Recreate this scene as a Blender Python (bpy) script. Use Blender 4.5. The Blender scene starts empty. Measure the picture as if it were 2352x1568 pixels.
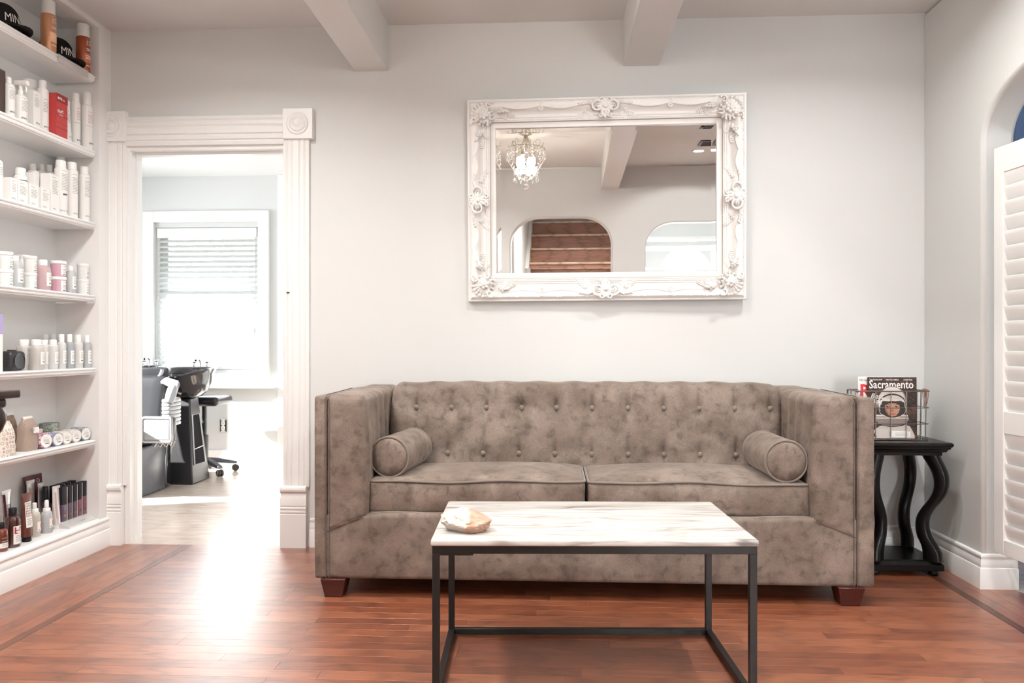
import bpy, bmesh, math, random
from mathutils import Vector as V, Matrix as M, noise
random.seed(7)
S = bpy.context.scene
COL = S.collection
PI = math.pi
R = math.radians

# ---------------------------------------------------------------- camera, world, sun, exposure
cam_d = bpy.data.cameras.new('camera')
cam = bpy.data.objects.new('camera', cam_d)
COL.objects.link(cam)
cam.location = (0, 0, 1.0)
cam.rotation_euler = (R(90), 0, math.atan(94 / 1750.0))
cam_d.sensor_width = 36.0
cam_d.lens = 36.0 * 1750 / 2352
cam_d.shift_y = 11 / 2352
cam_d.clip_start = 0.05
cam_d.dof.use_dof = True
cam_d.dof.focus_distance = 3.0
cam_d.dof.aperture_fstop = 5.6
S.camera = cam

w = bpy.data.worlds.new('sky')
S.world = w
w.use_nodes = True
bg = w.node_tree.nodes['Background']
bg.inputs[0].default_value = (0.93, 0.97, 1.0, 1)
bg.inputs[1].default_value = 3.2

def lamp(name, kind, loc, energy, color=(1, 1, 1), rot=(0, 0, 0), **kw):
    d = bpy.data.lights.new(name, kind)
    d.energy = energy
    d.color = color
    for k, v in kw.items():
        setattr(d, k, v)
    o = bpy.data.objects.new(name, d)
    o.location = loc
    o.rotation_euler = rot
    COL.objects.link(o)
    return o

sun = lamp('sun', 'SUN', (-8, 3, 6), 42.0, (1, 0.97, 0.92), angle=R(1.0))
sun.rotation_euler = V((0.78, 0.26, -0.44)).to_track_quat('-Z', 'Y').to_euler()
# daylight entering through the windows the rooms have
lamp('daylight_side_room', 'AREA', (4.62, 1.0, 1.5), 12, (0.95, 0.98, 1), (0, R(90), 0), shape='RECTANGLE', size=1.7, size_y=1.7)
lamp('daylight_hall', 'AREA', (1.58, -3.4, 1.35), 110, (0.95, 0.98, 1), (R(90), 0, 0), shape='RECTANGLE', size=0.7, size_y=1.2)
lamp('daylight_salon_left', 'AREA', (-4.62, 4.78, 1.45), 54, (0.95, 0.98, 1), (0, R(-90), 0), shape='RECTANGLE', size=1.25, size_y=1.6)
lamp('daylight_salon_back', 'AREA', (-2.86, 6.5, 1.10), 42, (0.95, 0.98, 1), (R(-90), 0, 0), shape='RECTANGLE', size=0.9, size_y=0.62)
DOWN = 11.5
CHAND = 5.5
S.view_settings.view_transform = 'Standard'
S.view_settings.look = 'None'
S.view_settings.exposure = 0.28
S.view_settings.gamma = 1.0
S.view_settings.use_curve_mapping = False
try:
    S.cycles.use_denoising = True
    S.cycles.diffuse_bounces = 6
    S.cycles.glossy_bounces = 5
    S.cycles.transparent_max_bounces = 12
    S.cycles.caustics_refractive = False
    S.cycles.caustics_reflective = False
    S.cycles.sample_clamp_indirect = 6.0
except Exception:
    pass

# ---------------------------------------------------------------- materials
MATS = {}
def mat(name, c, r=0.5, m=0.0, var=0.05, scale=14.0, bump=0.0, bscale=120.0, coat=0.0, sheen=0.0, trans=0.0, emit=0.0, spec=0.5, stretch=None):
    if name in MATS:
        return MATS[name]
    k = bpy.data.materials.new(name)
    k.use_nodes = True
    nt = k.node_tree
    b = nt.nodes['Principled BSDF']
    b.inputs['Roughness'].default_value = r
    b.inputs['Metallic'].default_value = m
    b.inputs['Specular IOR Level'].default_value = spec
    if coat: b.inputs['Coat Weight'].default_value = coat; b.inputs['Coat Roughness'].default_value = 0.06
    if sheen: b.inputs['Sheen Weight'].default_value = sheen; b.inputs['Sheen Roughness'].default_value = 0.4
    if trans: b.inputs['Transmission Weight'].default_value = trans
    if emit: b.inputs['Emission Color'].default_value = (*c, 1); b.inputs['Emission Strength'].default_value = emit
    tc = nt.nodes.new('ShaderNodeTexCoord')
    src = tc.outputs['Object']
    if stretch:
        mp = nt.nodes.new('ShaderNodeMapping'); mp.inputs['Scale'].default_value = stretch
        nt.links.new(src, mp.inputs[0]); src = mp.outputs[0]
    n = nt.nodes.new('ShaderNodeTexNoise'); n.inputs['Scale'].default_value = scale; n.inputs['Detail'].default_value = 3
    nt.links.new(src, n.inputs['Vector'])
    mx = nt.nodes.new('ShaderNodeMix'); mx.data_type = 'RGBA'
    mx.inputs[6].default_value = (*[min(1, x * (1 - var)) for x in c], 1)
    mx.inputs[7].default_value = (*[min(1, x * (1 + var)) for x in c], 1)
    nt.links.new(n.outputs[0], mx.inputs[0])
    nt.links.new(mx.outputs[2], b.inputs['Base Color'])
    if bump:
        n2 = nt.nodes.new('ShaderNodeTexNoise'); n2.inputs['Scale'].default_value = bscale; n2.inputs['Detail'].default_value = 4
        nt.links.new(src, n2.inputs['Vector'])
        bp = nt.nodes.new('ShaderNodeBump'); bp.inputs['Strength'].default_value = bump; bp.inputs['Distance'].default_value = 0.004
        nt.links.new(n2.outputs[0], bp.inputs['Height']); nt.links.new(bp.outputs[0], b.inputs['Normal'])
    MATS[name] = k
    return k

def ramp(nt, fac, stops):
    r = nt.nodes.new('ShaderNodeValToRGB')
    e = r.color_ramp.elements
    while len(e) < len(stops): e.new(0.5)
    for i, (p, c) in enumerate(stops):
        e[i].position = p; e[i].color = (*c, 1)
    nt.links.new(fac, r.inputs[0])
    return r.outputs[0]

def mixc(nt, fac, a, b, mode='MIX'):
    x = nt.nodes.new('ShaderNodeMix'); x.data_type = 'RGBA'; x.blend_type = mode
    for sck, v in ((0, fac), (6, a), (7, b)):
        if isinstance(v, (int, float)): x.inputs[sck].default_value = v
        elif isinstance(v, tuple): x.inputs[sck].default_value = (*v, 1)
        else: nt.links.new(v, x.inputs[sck])
    return x.outputs[2]

def math_n(nt, op, a, b=0.0):
    x = nt.nodes.new('ShaderNodeMath'); x.operation = op
    for i, v in enumerate((a, b)):
        if isinstance(v, (int, float)): x.inputs[i].default_value = v
        else: nt.links.new(v, x.inputs[i])
    return x.outputs[0]

def tex(nt, src, scale=(1, 1, 1), nscale=5.0, detail=4.0, dist=0.0, kind='Noise'):
    mp = nt.nodes.new('ShaderNodeMapping'); mp.inputs['Scale'].default_value = scale
    nt.links.new(src, mp.inputs[0])
    n = nt.nodes.new('ShaderNodeTex' + kind)
    n.inputs['Scale'].default_value = nscale
    if 'Detail' in n.inputs: n.inputs['Detail'].default_value = detail
    if 'Distortion' in n.inputs: n.inputs['Distortion'].default_value = dist
    nt.links.new(mp.outputs[0], n.inputs['Vector'])
    return n

def wood(name, stops, rough=0.25, rnd=True, coat=0.0, gs=1.0, kk=1.0):
    k = bpy.data.materials.new(name); k.use_nodes = True
    nt = k.node_tree; b = nt.nodes['Principled BSDF']
    tc = nt.nodes.new('ShaderNodeTexCoord'); src = tc.outputs['Object']
    oi = nt.nodes.new('ShaderNodeObjectInfo')
    if rnd:
        va = nt.nodes.new('ShaderNodeVectorMath'); va.operation = 'ADD'
        cb = nt.nodes.new('ShaderNodeCombineXYZ')
        for i, f in enumerate((37.0, 19.0, 53.0)):
            nt.links.new(math_n(nt, 'MULTIPLY', oi.outputs['Random'], f), cb.inputs[i])
        nt.links.new(src, va.inputs[0]); nt.links.new(cb.outputs[0], va.inputs[1]); src = va.outputs[0]
    big = tex(nt, src, (1.2 * gs, 9 * gs, 9 * gs), 2.2, 3, 1.2)
    fine = tex(nt, src, (3 * gs, 90 * gs, 90 * gs), 3.0, 5, 0.4)
    strk = tex(nt, src, (4.5 * gs, 60 * gs, 60 * gs), 1.5, 4, 0.8)
    wv = tex(nt, src, (0.55 * gs, 7 * gs, 7 * gs), 2.6, 2, 5.0, 'Wave')
    base = ramp(nt, math_n(nt, 'ADD', math_n(nt, 'MULTIPLY', big.outputs[0], 0.6), math_n(nt, 'MULTIPLY', oi.outputs['Random'] if rnd else big.outputs[0], 0.4)), stops)
    g = ramp(nt, fine.outputs[0], [(0.30, (0.52, 0.48, 0.46)), (0.46, (0.9, 0.9, 0.9)), (0.7, (1.08, 1.06, 1.05))])
    c = mixc(nt, 0.62 * kk, base, g, 'MULTIPLY')
    c = mixc(nt, 0.75 * kk, c, ramp(nt, strk.outputs[0], [(0.32, (0.42, 0.36, 0.34)), (0.43, (0.95, 0.95, 0.95)), (0.62, (1.0, 1.0, 1.0)), (0.72, (1.22, 1.18, 1.15))]), 'MULTIPLY')
    ring = ramp(nt, wv.outputs[0], [(0.0, (0.5, 0.45, 0.43)), (0.16, (0.95, 0.95, 0.95)), (1.0, (1, 1, 1))])
    c = mixc(nt, 0.55 * kk, c, ring, 'MULTIPLY')
    nt.links.new(c, b.inputs['Base Color'])
    rr = nt.nodes.new('ShaderNodeMapRange')
    rr.inputs[3].default_value = rough * 0.8; rr.inputs[4].default_value = rough * 1.3
    nt.links.new(fine.outputs[0], rr.inputs[0]); nt.links.new(rr.outputs[0], b.inputs['Roughness'])
    bp = nt.nodes.new('ShaderNodeBump'); bp.inputs['Strength'].default_value = 0.12; bp.inputs['Distance'].default_value = 0.002
    nt.links.new(fine.outputs[0], bp.inputs['Height']); nt.links.new(bp.outputs[0], b.inputs['Normal'])
    if coat: b.inputs['Coat Weight'].default_value = coat; b.inputs['Coat Roughness'].default_value = 0.32; b.inputs['Coat IOR'].default_value = 1.6
    MATS[name] = k
    return k

def glass_pane(name, tint=(1, 1, 1)):
    k = bpy.data.materials.new(name); k.use_nodes = True
    nt = k.node_tree; nt.nodes.remove(nt.nodes['Principled BSDF'])
    out = nt.nodes['Material Output']
    t = nt.nodes.new('ShaderNodeBsdfTransparent'); t.inputs[0].default_value = (*tint, 1)
    g = nt.nodes.new('ShaderNodeBsdfGlossy'); g.inputs['Roughness'].default_value = 0.02
    lw = nt.nodes.new('ShaderNodeLayerWeight'); lw.inputs[0].default_value = 0.25
    mx = nt.nodes.new('ShaderNodeMixShader')
    nt.links.new(lw.outputs['Fresnel'], mx.inputs[0]); nt.links.new(t.outputs[0], mx.inputs[1]); nt.links.new(g.outputs[0], mx.inputs[2])
    nt.links.new(mx.outputs[0], out.inputs[0])
    return k

WALL = mat('wall_paint', (0.675, 0.688, 0.684), 0.6, var=0.012, scale=3, bump=0.03, bscale=60)
CEIL = mat('ceiling_paint', (0.725, 0.728, 0.715), 0.7, var=0.012, scale=3, bump=0.04, bscale=60)
TRIM = mat('trim_paint', (0.85, 0.856, 0.848), 0.32, var=0.012, scale=6)
SHELFP = mat('shelf_paint', (0.865, 0.87, 0.866), 0.3, var=0.01, scale=6)
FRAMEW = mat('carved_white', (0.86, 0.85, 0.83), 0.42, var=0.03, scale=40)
def crevice_shade(k, dark):  # paints crease shade into the base colour, driven by pointiness
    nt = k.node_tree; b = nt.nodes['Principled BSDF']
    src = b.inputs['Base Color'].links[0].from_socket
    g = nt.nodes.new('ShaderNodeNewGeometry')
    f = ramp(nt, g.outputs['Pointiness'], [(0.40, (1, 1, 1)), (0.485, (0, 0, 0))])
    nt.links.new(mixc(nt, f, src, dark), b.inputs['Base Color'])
crevice_shade(FRAMEW, (0.40, 0.35, 0.32))
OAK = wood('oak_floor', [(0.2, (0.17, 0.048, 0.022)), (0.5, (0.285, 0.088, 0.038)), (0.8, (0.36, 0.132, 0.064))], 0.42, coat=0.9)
OAKSLAB = wood('oak_floor_far_glare', [(0.2, (0.52, 0.41, 0.34)), (0.5, (0.64, 0.54, 0.47)), (0.8, (0.72, 0.62, 0.55))], 0.2, rnd=False, kk=0.35)  # oak paled towards white, standing in for glare and haze
WALNUT = wood('walnut_inlay', [(0.2, (0.06, 0.022, 0.012)), (0.8, (0.11, 0.04, 0.02))], 0.3)
GLAREW = wood('glare_inlay', [(0.2, (0.11, 0.036, 0.02)), (0.8, (0.20, 0.07, 0.038))], 0.36, coat=0.75)  # inlay wood lightened to stand for the floor glare across it
STAIRW = wood('stair_oak', [(0.2, (0.24, 0.095, 0.055)), (0.5, (0.33, 0.145, 0.09)), (0.8, (0.40, 0.19, 0.125))], 0.4, gs=0.8)
NOSEW = wood('stair_nosing', [(0.2, (0.55, 0.40, 0.31)), (0.8, (0.72, 0.56, 0.46))], 0.2)
BLACKW = mat('black_lacquer', (0.004, 0.0035, 0.0035), 0.3, var=0.2, spec=0.3)
DARKW = wood('dark_walnut', [(0.2, (0.018, 0.010, 0.008)), (0.8, (0.045, 0.026, 0.02))], 0.35, rnd=False)
FOOTW = mat('mahogany_foot', (0.06, 0.012, 0.008), 0.3, var=0.2, stretch=(1, 1, 8))
STEEL = mat('blackened_steel', (0.030, 0.028, 0.027), 0.42, m=0.6, var=0.15, scale=25, bump=0.05)
WIRE = mat('wire_metal', (0.25, 0.22, 0.20), 0.35, m=0.9, var=0.2, scale=60)
COPPER = mat('copper_wire', (0.65, 0.28, 0.16), 0.3, m=0.9, var=0.1)
CHROME = mat('chrome', (0.75, 0.75, 0.76), 0.08, m=1.0, var=0.02)
SILVERC = mat('antique_silver', (0.42, 0.38, 0.33), 0.3, m=0.9, var=0.15)
MIRROR = mat('mirror_silver', (0.93, 0.935, 0.93), 0.0, m=1.0, var=0.0)
PANE = glass_pane('window_glass')
BLACKL = mat('black_leather', (0.015, 0.016, 0.02), 0.28, var=0.2, scale=30, bump=0.05, bscale=90, coat=0.3)
BLACKG = mat('black_gloss', (0.012, 0.012, 0.018), 0.1, var=0.2, coat=0.6)
BLACKP = mat('black_plastic', (0.02, 0.02, 0.022), 0.35, var=0.15)
GREYP = mat('grey_plastic', (0.07, 0.075, 0.095), 0.25, var=0.1)
NAVY = mat('navy_cloth', (0.24, 0.40, 0.72), 0.7, var=0.25, scale=5)
CRYSTAL = mat('crystal_glass', (1, 1, 1), 0.02, var=0.0, trans=1.0)
BULB = mat('bulb_glow', (1.0, 0.93, 0.82), 0.4, var=0.0, emit=22.0)
LENS = mat('downlight_glow', (1.0, 0.95, 0.88), 0.4, var=0.0, emit=10.0)

def fabric():
    k = bpy.data.materials.new('taupe_velvet'); k.use_nodes = True
    nt = k.node_tree; b = nt.nodes['Principled BSDF']
    src = nt.nodes.new('ShaderNodeTexCoord').outputs['Object']
    a = tex(nt, src, (1, 1, 1), 6.5, 5, 0.6)
    f = tex(nt, src, (1, 1, 1), 26.0, 6, 0.3)
    gr = tex(nt, src, (1, 1, 1), 160.0, 3, 0)
    c = ramp(nt, a.outputs[0], [(0.30, (0.150, 0.116, 0.095)), (0.5, (0.205, 0.164, 0.138)), (0.68, (0.275, 0.226, 0.193))])
    m1 = ramp(nt, f.outputs[0], [(0.33, (0.62, 0.60, 0.58)), (0.46, (0.96, 0.95, 0.95)), (0.66, (1.12, 1.08, 1.05))])
    c = mixc(nt, 0.82, c, m1, 'MULTIPLY')
    m2 = ramp(nt, gr.outputs[0], [(0.3, (0.8, 0.8, 0.8)), (0.7, (1.15, 1.15, 1.15))])
    c = mixc(nt, 0.7, c, m2, 'MULTIPLY')
    nt.links.new(c, b.inputs['Base Color'])
    b.inputs['Roughness'].default_value = 0.75
    b.inputs['Specular IOR Level'].default_value = 0.2
    b.inputs['Sheen Weight'].default_value = 0.35; b.inputs['Sheen Roughness'].default_value = 0.35
    b.inputs['Sheen Tint'].default_value = (0.9, 0.82, 0.75, 1)
    bp = nt.nodes.new('ShaderNodeBump'); bp.inputs['Strength'].default_value = 0.12; bp.inputs['Distance'].default_value = 0.003
    nt.links.new(f.outputs[0], bp.inputs['Height']); nt.links.new(bp.outputs[0], b.inputs['Normal'])
    return k
VELVET = fabric()
PIPING = mat('velvet_piping', (0.215, 0.18, 0.153), 0.7, var=0.2, scale=20, sheen=0.3, spec=0.2)
SEAM = mat('velvet_seam', (0.125, 0.10, 0.085), 0.8, var=0.2, spec=0.1)

def marble():
    k = bpy.data.materials.new('white_marble'); k.use_nodes = True
    nt = k.node_tree; b = nt.nodes['Principled BSDF']
    src = nt.nodes.new('ShaderNodeTexCoord').outputs['Object']
    soft = tex(nt, src, (1.2, 9, 9), 2.4, 4, 0.8)
    vein = tex(nt, src, (0.9, 13, 6), 1.7, 6, 0.5)
    dark = tex(nt, src, (2.2, 11, 6), 1.3, 6, 0.9)
    c = ramp(nt, soft.outputs[0], [(0.34, (0.48, 0.455, 0.425)), (0.46, (0.61, 0.59, 0.565)), (0.62, (0.70, 0.69, 0.67))])
    v = ramp(nt, vein.outputs[0], [(0.45, (1, 1, 1)), (0.50, (0.45, 0.40, 0.36)), (0.535, (1, 1, 1))])
    c = mixc(nt, 0.7, c, v, 'MULTIPLY')
    d = ramp(nt, dark.outputs[0], [(0.30, (0.16, 0.135, 0.13)), (0.37, (0.80, 0.78, 0.76)), (0.44, (1, 1, 1))])
    c = mixc(nt, 0.85, c, d, 'MULTIPLY')
    nt.links.new(c, b.inputs['Base Color'])
    b.inputs['Roughness'].default_value = 0.28
    return k
MARBLE = marble()

# ---------------------------------------------------------------- mesh builder
class MB:
    def __init__(s): s.v = []; s.f = []
    def add(s, vs, fs, m=None):
        n = len(s.v)
        s.v += [(m @ V(p)) if m else V(p) for p in vs]
        s.f += [tuple(i + n for i in f) for f in fs]
        return s
    def box(s, x0, x1, y0, y1, z0, z1, m=None):
        vs = [(x0, y0, z0), (x1, y0, z0), (x1, y1, z0), (x0, y1, z0), (x0, y0, z1), (x1, y0, z1), (x1, y1, z1), (x0, y1, z1)]
        return s.add(vs, [(3, 2, 1, 0), (4, 5, 6, 7), (0, 1, 5, 4), (1, 2, 6, 5), (2, 3, 7, 6), (3, 0, 4, 7)], m)
    def loft(s, rings, closed=True, cap=True, loop=False, m=None):
        n = len(rings[0]); vs = [p for r in rings for p in r]; fs = []
        K = len(rings)
        for i in range(K if loop else K - 1):
            a = i * n; b = ((i + 1) % K) * n
            for j in range(n if closed else n - 1):
                k = (j + 1) % n
                fs.append((a + j, a + k, b + k, b + j))
        if cap and not loop and closed:
            fs.append(tuple(range(n - 1, -1, -1))); fs.append(tuple((K - 1) * n + j for j in range(n)))
        return s.add(vs, fs, m)
    def lathe(s, prof, n=20, m=None, cap=True):
        return s.loft([[(r * math.cos(2 * PI * j / n), r * math.sin(2 * PI * j / n), z) for j in range(n)] for r, z in prof], cap=cap, m=m)
    def tube(s, pts, r=0.01, n=8, loop=False, m=None, ends=True):
        pts = [V(p) for p in pts]; K = len(pts); rings = []; up = None
        for i, p in enumerate(pts):
            if loop: t = pts[(i + 1) % K] - pts[i - 1]
            else: t = pts[min(i + 1, K - 1)] - pts[max(i - 1, 0)]
            t.normalize()
            if up is None:
                up = t.orthogonal().normalized()
            up = (up - t * up.dot(t))
            up = up.normalized() if up.length > 1e-6 else t.orthogonal().normalized()
            q = t.cross(up)
            rr = r[i] if isinstance(r, (list, tuple)) else r
            rings.append([p + (up * math.cos(2 * PI * j / n) + q * math.sin(2 * PI * j / n)) * rr for j in range(n)])
        return s.loft(rings, cap=ends, loop=loop, m=m)
    def prism(s, poly, axis, a, b, m=None):
        def P(u, v, t): return {'x': (t, u, v), 'y': (u, t, v), 'z': (u, v, t)}[axis]
        n = len(poly)
        vs = [P(u, v, a) for u, v in poly] + [P(u, v, b) for u, v in poly]
        fs = [tuple(range(n)), tuple(range(2 * n - 1, n - 1, -1))] + [(i, i + n, (i + 1) % n + n, (i + 1) % n) for i in range(n)]
        return s.add(vs, fs, m)
    def ball(s, c, r, nu=10, nv=6, m=None):
        if not isinstance(r, (tuple, list)): r = (r, r, r)
        vs = [(0, 0, -1)]; fs = []
        for i in range(1, nv):
            a = -PI / 2 + PI * i / nv
            vs += [(math.cos(a) * math.cos(2 * PI * j / nu), math.cos(a) * math.sin(2 * PI * j / nu), math.sin(a)) for j in range(nu)]
        vs.append((0, 0, 1)); T = len(vs) - 1
        for j in range(nu):
            k = (j + 1) % nu
            fs.append((0, 1 + k, 1 + j)); fs.append((T, T - nu + j, T - nu + k))
            for i in range(nv - 2):
                a = 1 + i * nu; fs.append((a + j, a + k, a + nu + k, a + nu + j))
        mm = M.Translation(c) @ M.Diagonal((*r, 1))
        return s.add(vs, fs, (m @ mm) if m else mm)
    def rcube(s, c, size, r, seg=3, sub=(1, 1, 1), fn=None, m=None):
        """rounded box; sub = extra divisions along x,y,z; fn displaces (u,v,w,p)"""
        h = [x / 2 for x in size]; r = min(r, *h)
        def coords(k):
            inner = h[k] - r
            a = [-h[k] + r * (1 - math.cos(PI / 2 * i / seg)) * 1.0 for i in range(seg)]
            mid = [-inner + 2 * inner * i / sub[k] for i in range(sub[k] + 1)]
            return a + mid + [-x for x in reversed(a)]
        cs = [coords(k) for k in range(3)]
        idx = {}; vs = []; fs = []
        def vert(p):
            key = tuple(round(x, 7) for x in p)
            if key in idx: return idx[key]
            q = [max(-(h[k] - r), min(h[k] - r, p[k])) for k in range(3)]
            d = V(p) - V(q)
            o = V(q) + (d.normalized() * r if d.length > 1e-9 else d)
            if fn: o = V(fn(p[0] / h[0], p[1] / h[1], p[2] / h[2], o))
            idx[key] = len(vs); vs.append(o + V(c)); return idx[key]
        for k in range(3):
            a, b = (k + 1) % 3, (k + 2) % 3
            for sg in (-1, 1):
                for i in range(len(cs[a]) - 1):
                    for j in range(len(cs[b]) - 1):
                        q = []
                        for (ii, jj) in ((i, j), (i + 1, j), (i + 1, j + 1), (i, j + 1)):
                            p = [0, 0, 0]; p[k] = sg * h[k]; p[a] = cs[a][ii]; p[b] = cs[b][jj]
                            q.append(vert(p))
                        fs.append(tuple(q if sg > 0 else reversed(q)))
        return s.add(vs, fs, m)
    def obj(s, name, material, parent=None, org=(0, 0, 0), smooth=35, bevel=0, kind=None, loc=None):
        me = bpy.data.meshes.new(name)
        o3 = V(org)
        me.from_pydata([tuple(p - o3) for p in s.v], [], s.f)
        bm = bmesh.new(); bm.from_mesh(me)
        bmesh.ops.recalc_face_normals(bm, faces=bm.faces); bm.to_mesh(me); bm.free()
        if smooth:
            me.polygons.foreach_set('use_smooth', [True] * len(me.polygons))
            me.set_sharp_from_angle(angle=R(smooth))
        me.materials.append(material)
        o = bpy.data.objects.new(name, me)
        COL.objects.link(o)
        if parent: o.parent = parent
        if loc: o.location = loc
        elif not parent and any(org): o.location = org
        if bevel:
            b = o.modifiers.new('edge', 'BEVEL'); b.width = bevel; b.segments = 2; b.limit_method = 'ANGLE'; b.angle_limit = R(40)
        if kind: o['kind'] = kind
        return o

def tag(o, label, cat, group=None):
    o['label'] = label; o['category'] = cat
    if group: o['group'] = group
    return o

def thing(name, label, cat, loc=(0, 0, 0), rotz=0, group=None):
    o = bpy.data.objects.new(name, None); COL.objects.link(o)
    o.empty_display_size = 0.05
    o.location = loc; o.rotation_euler = (0, 0, rotz)
    return tag(o, label, cat, group)

def struct(name, bm, m, bevel=0, smooth=35):
    return bm.obj(name, m, None, bevel=bevel, smooth=smooth, kind='structure')

def arc(cx, cy, rx, ry, a0, a1, n):
    return [(cx + rx * math.cos(R(a0 + (a1 - a0) * i / n)), cy + ry * math.sin(R(a0 + (a1 - a0) * i / n))) for i in range(n + 1)]

TXT = {}
def text_geo(s, size, shear=0.0, bold=0.0, align='LEFT', space=1.0):
    key = (s, size, shear, bold, align, space)
    if key not in TXT:
        c = bpy.data.curves.new('lettering', 'FONT')
        c.body = s; c.size = size; c.shear = shear; c.offset = bold * size; c.align_x = align; c.resolution_u = 2; c.space_character = space
        o = bpy.data.objects.new('lettering', c)
        COL.objects.link(o)
        bpy.context.view_layer.update()
        me = bpy.data.meshes.new_from_object(o)
        t_ = bmesh.new(); t_.from_mesh(me); bmesh.ops.triangulate(t_, faces=t_.faces[:]); t_.to_mesh(me); t_.free()
        TXT[key] = ([tuple(v.co) for v in me.vertices], [tuple(p.vertices) for p in me.polygons])
        bpy.data.objects.remove(o); bpy.data.curves.remove(c); bpy.data.meshes.remove(me)
    return TXT[key]

def put_text(bm, s, size, fn, **kw):
    sub = kw.pop('sub', 0)
    vs, fs = text_geo(s, size, **kw)
    if sub:
        t_ = bmesh.new(); bv = [t_.verts.new(v) for v in vs]
        for f in fs:
            try: t_.faces.new([bv[i] for i in f])
            except ValueError: pass
        bmesh.ops.subdivide_edges(t_, edges=t_.edges[:], cuts=sub, use_grid_fill=True)
        bmesh.ops.triangulate(t_, faces=t_.faces[:])
        t_.verts.index_update()
        vs = [tuple(v.co) for v in t_.verts]; fs = [tuple(v.index for v in f.verts) for f in t_.faces]; t_.free()
    bm.add([fn(x, y) for x, y, z in vs], fs)

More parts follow.
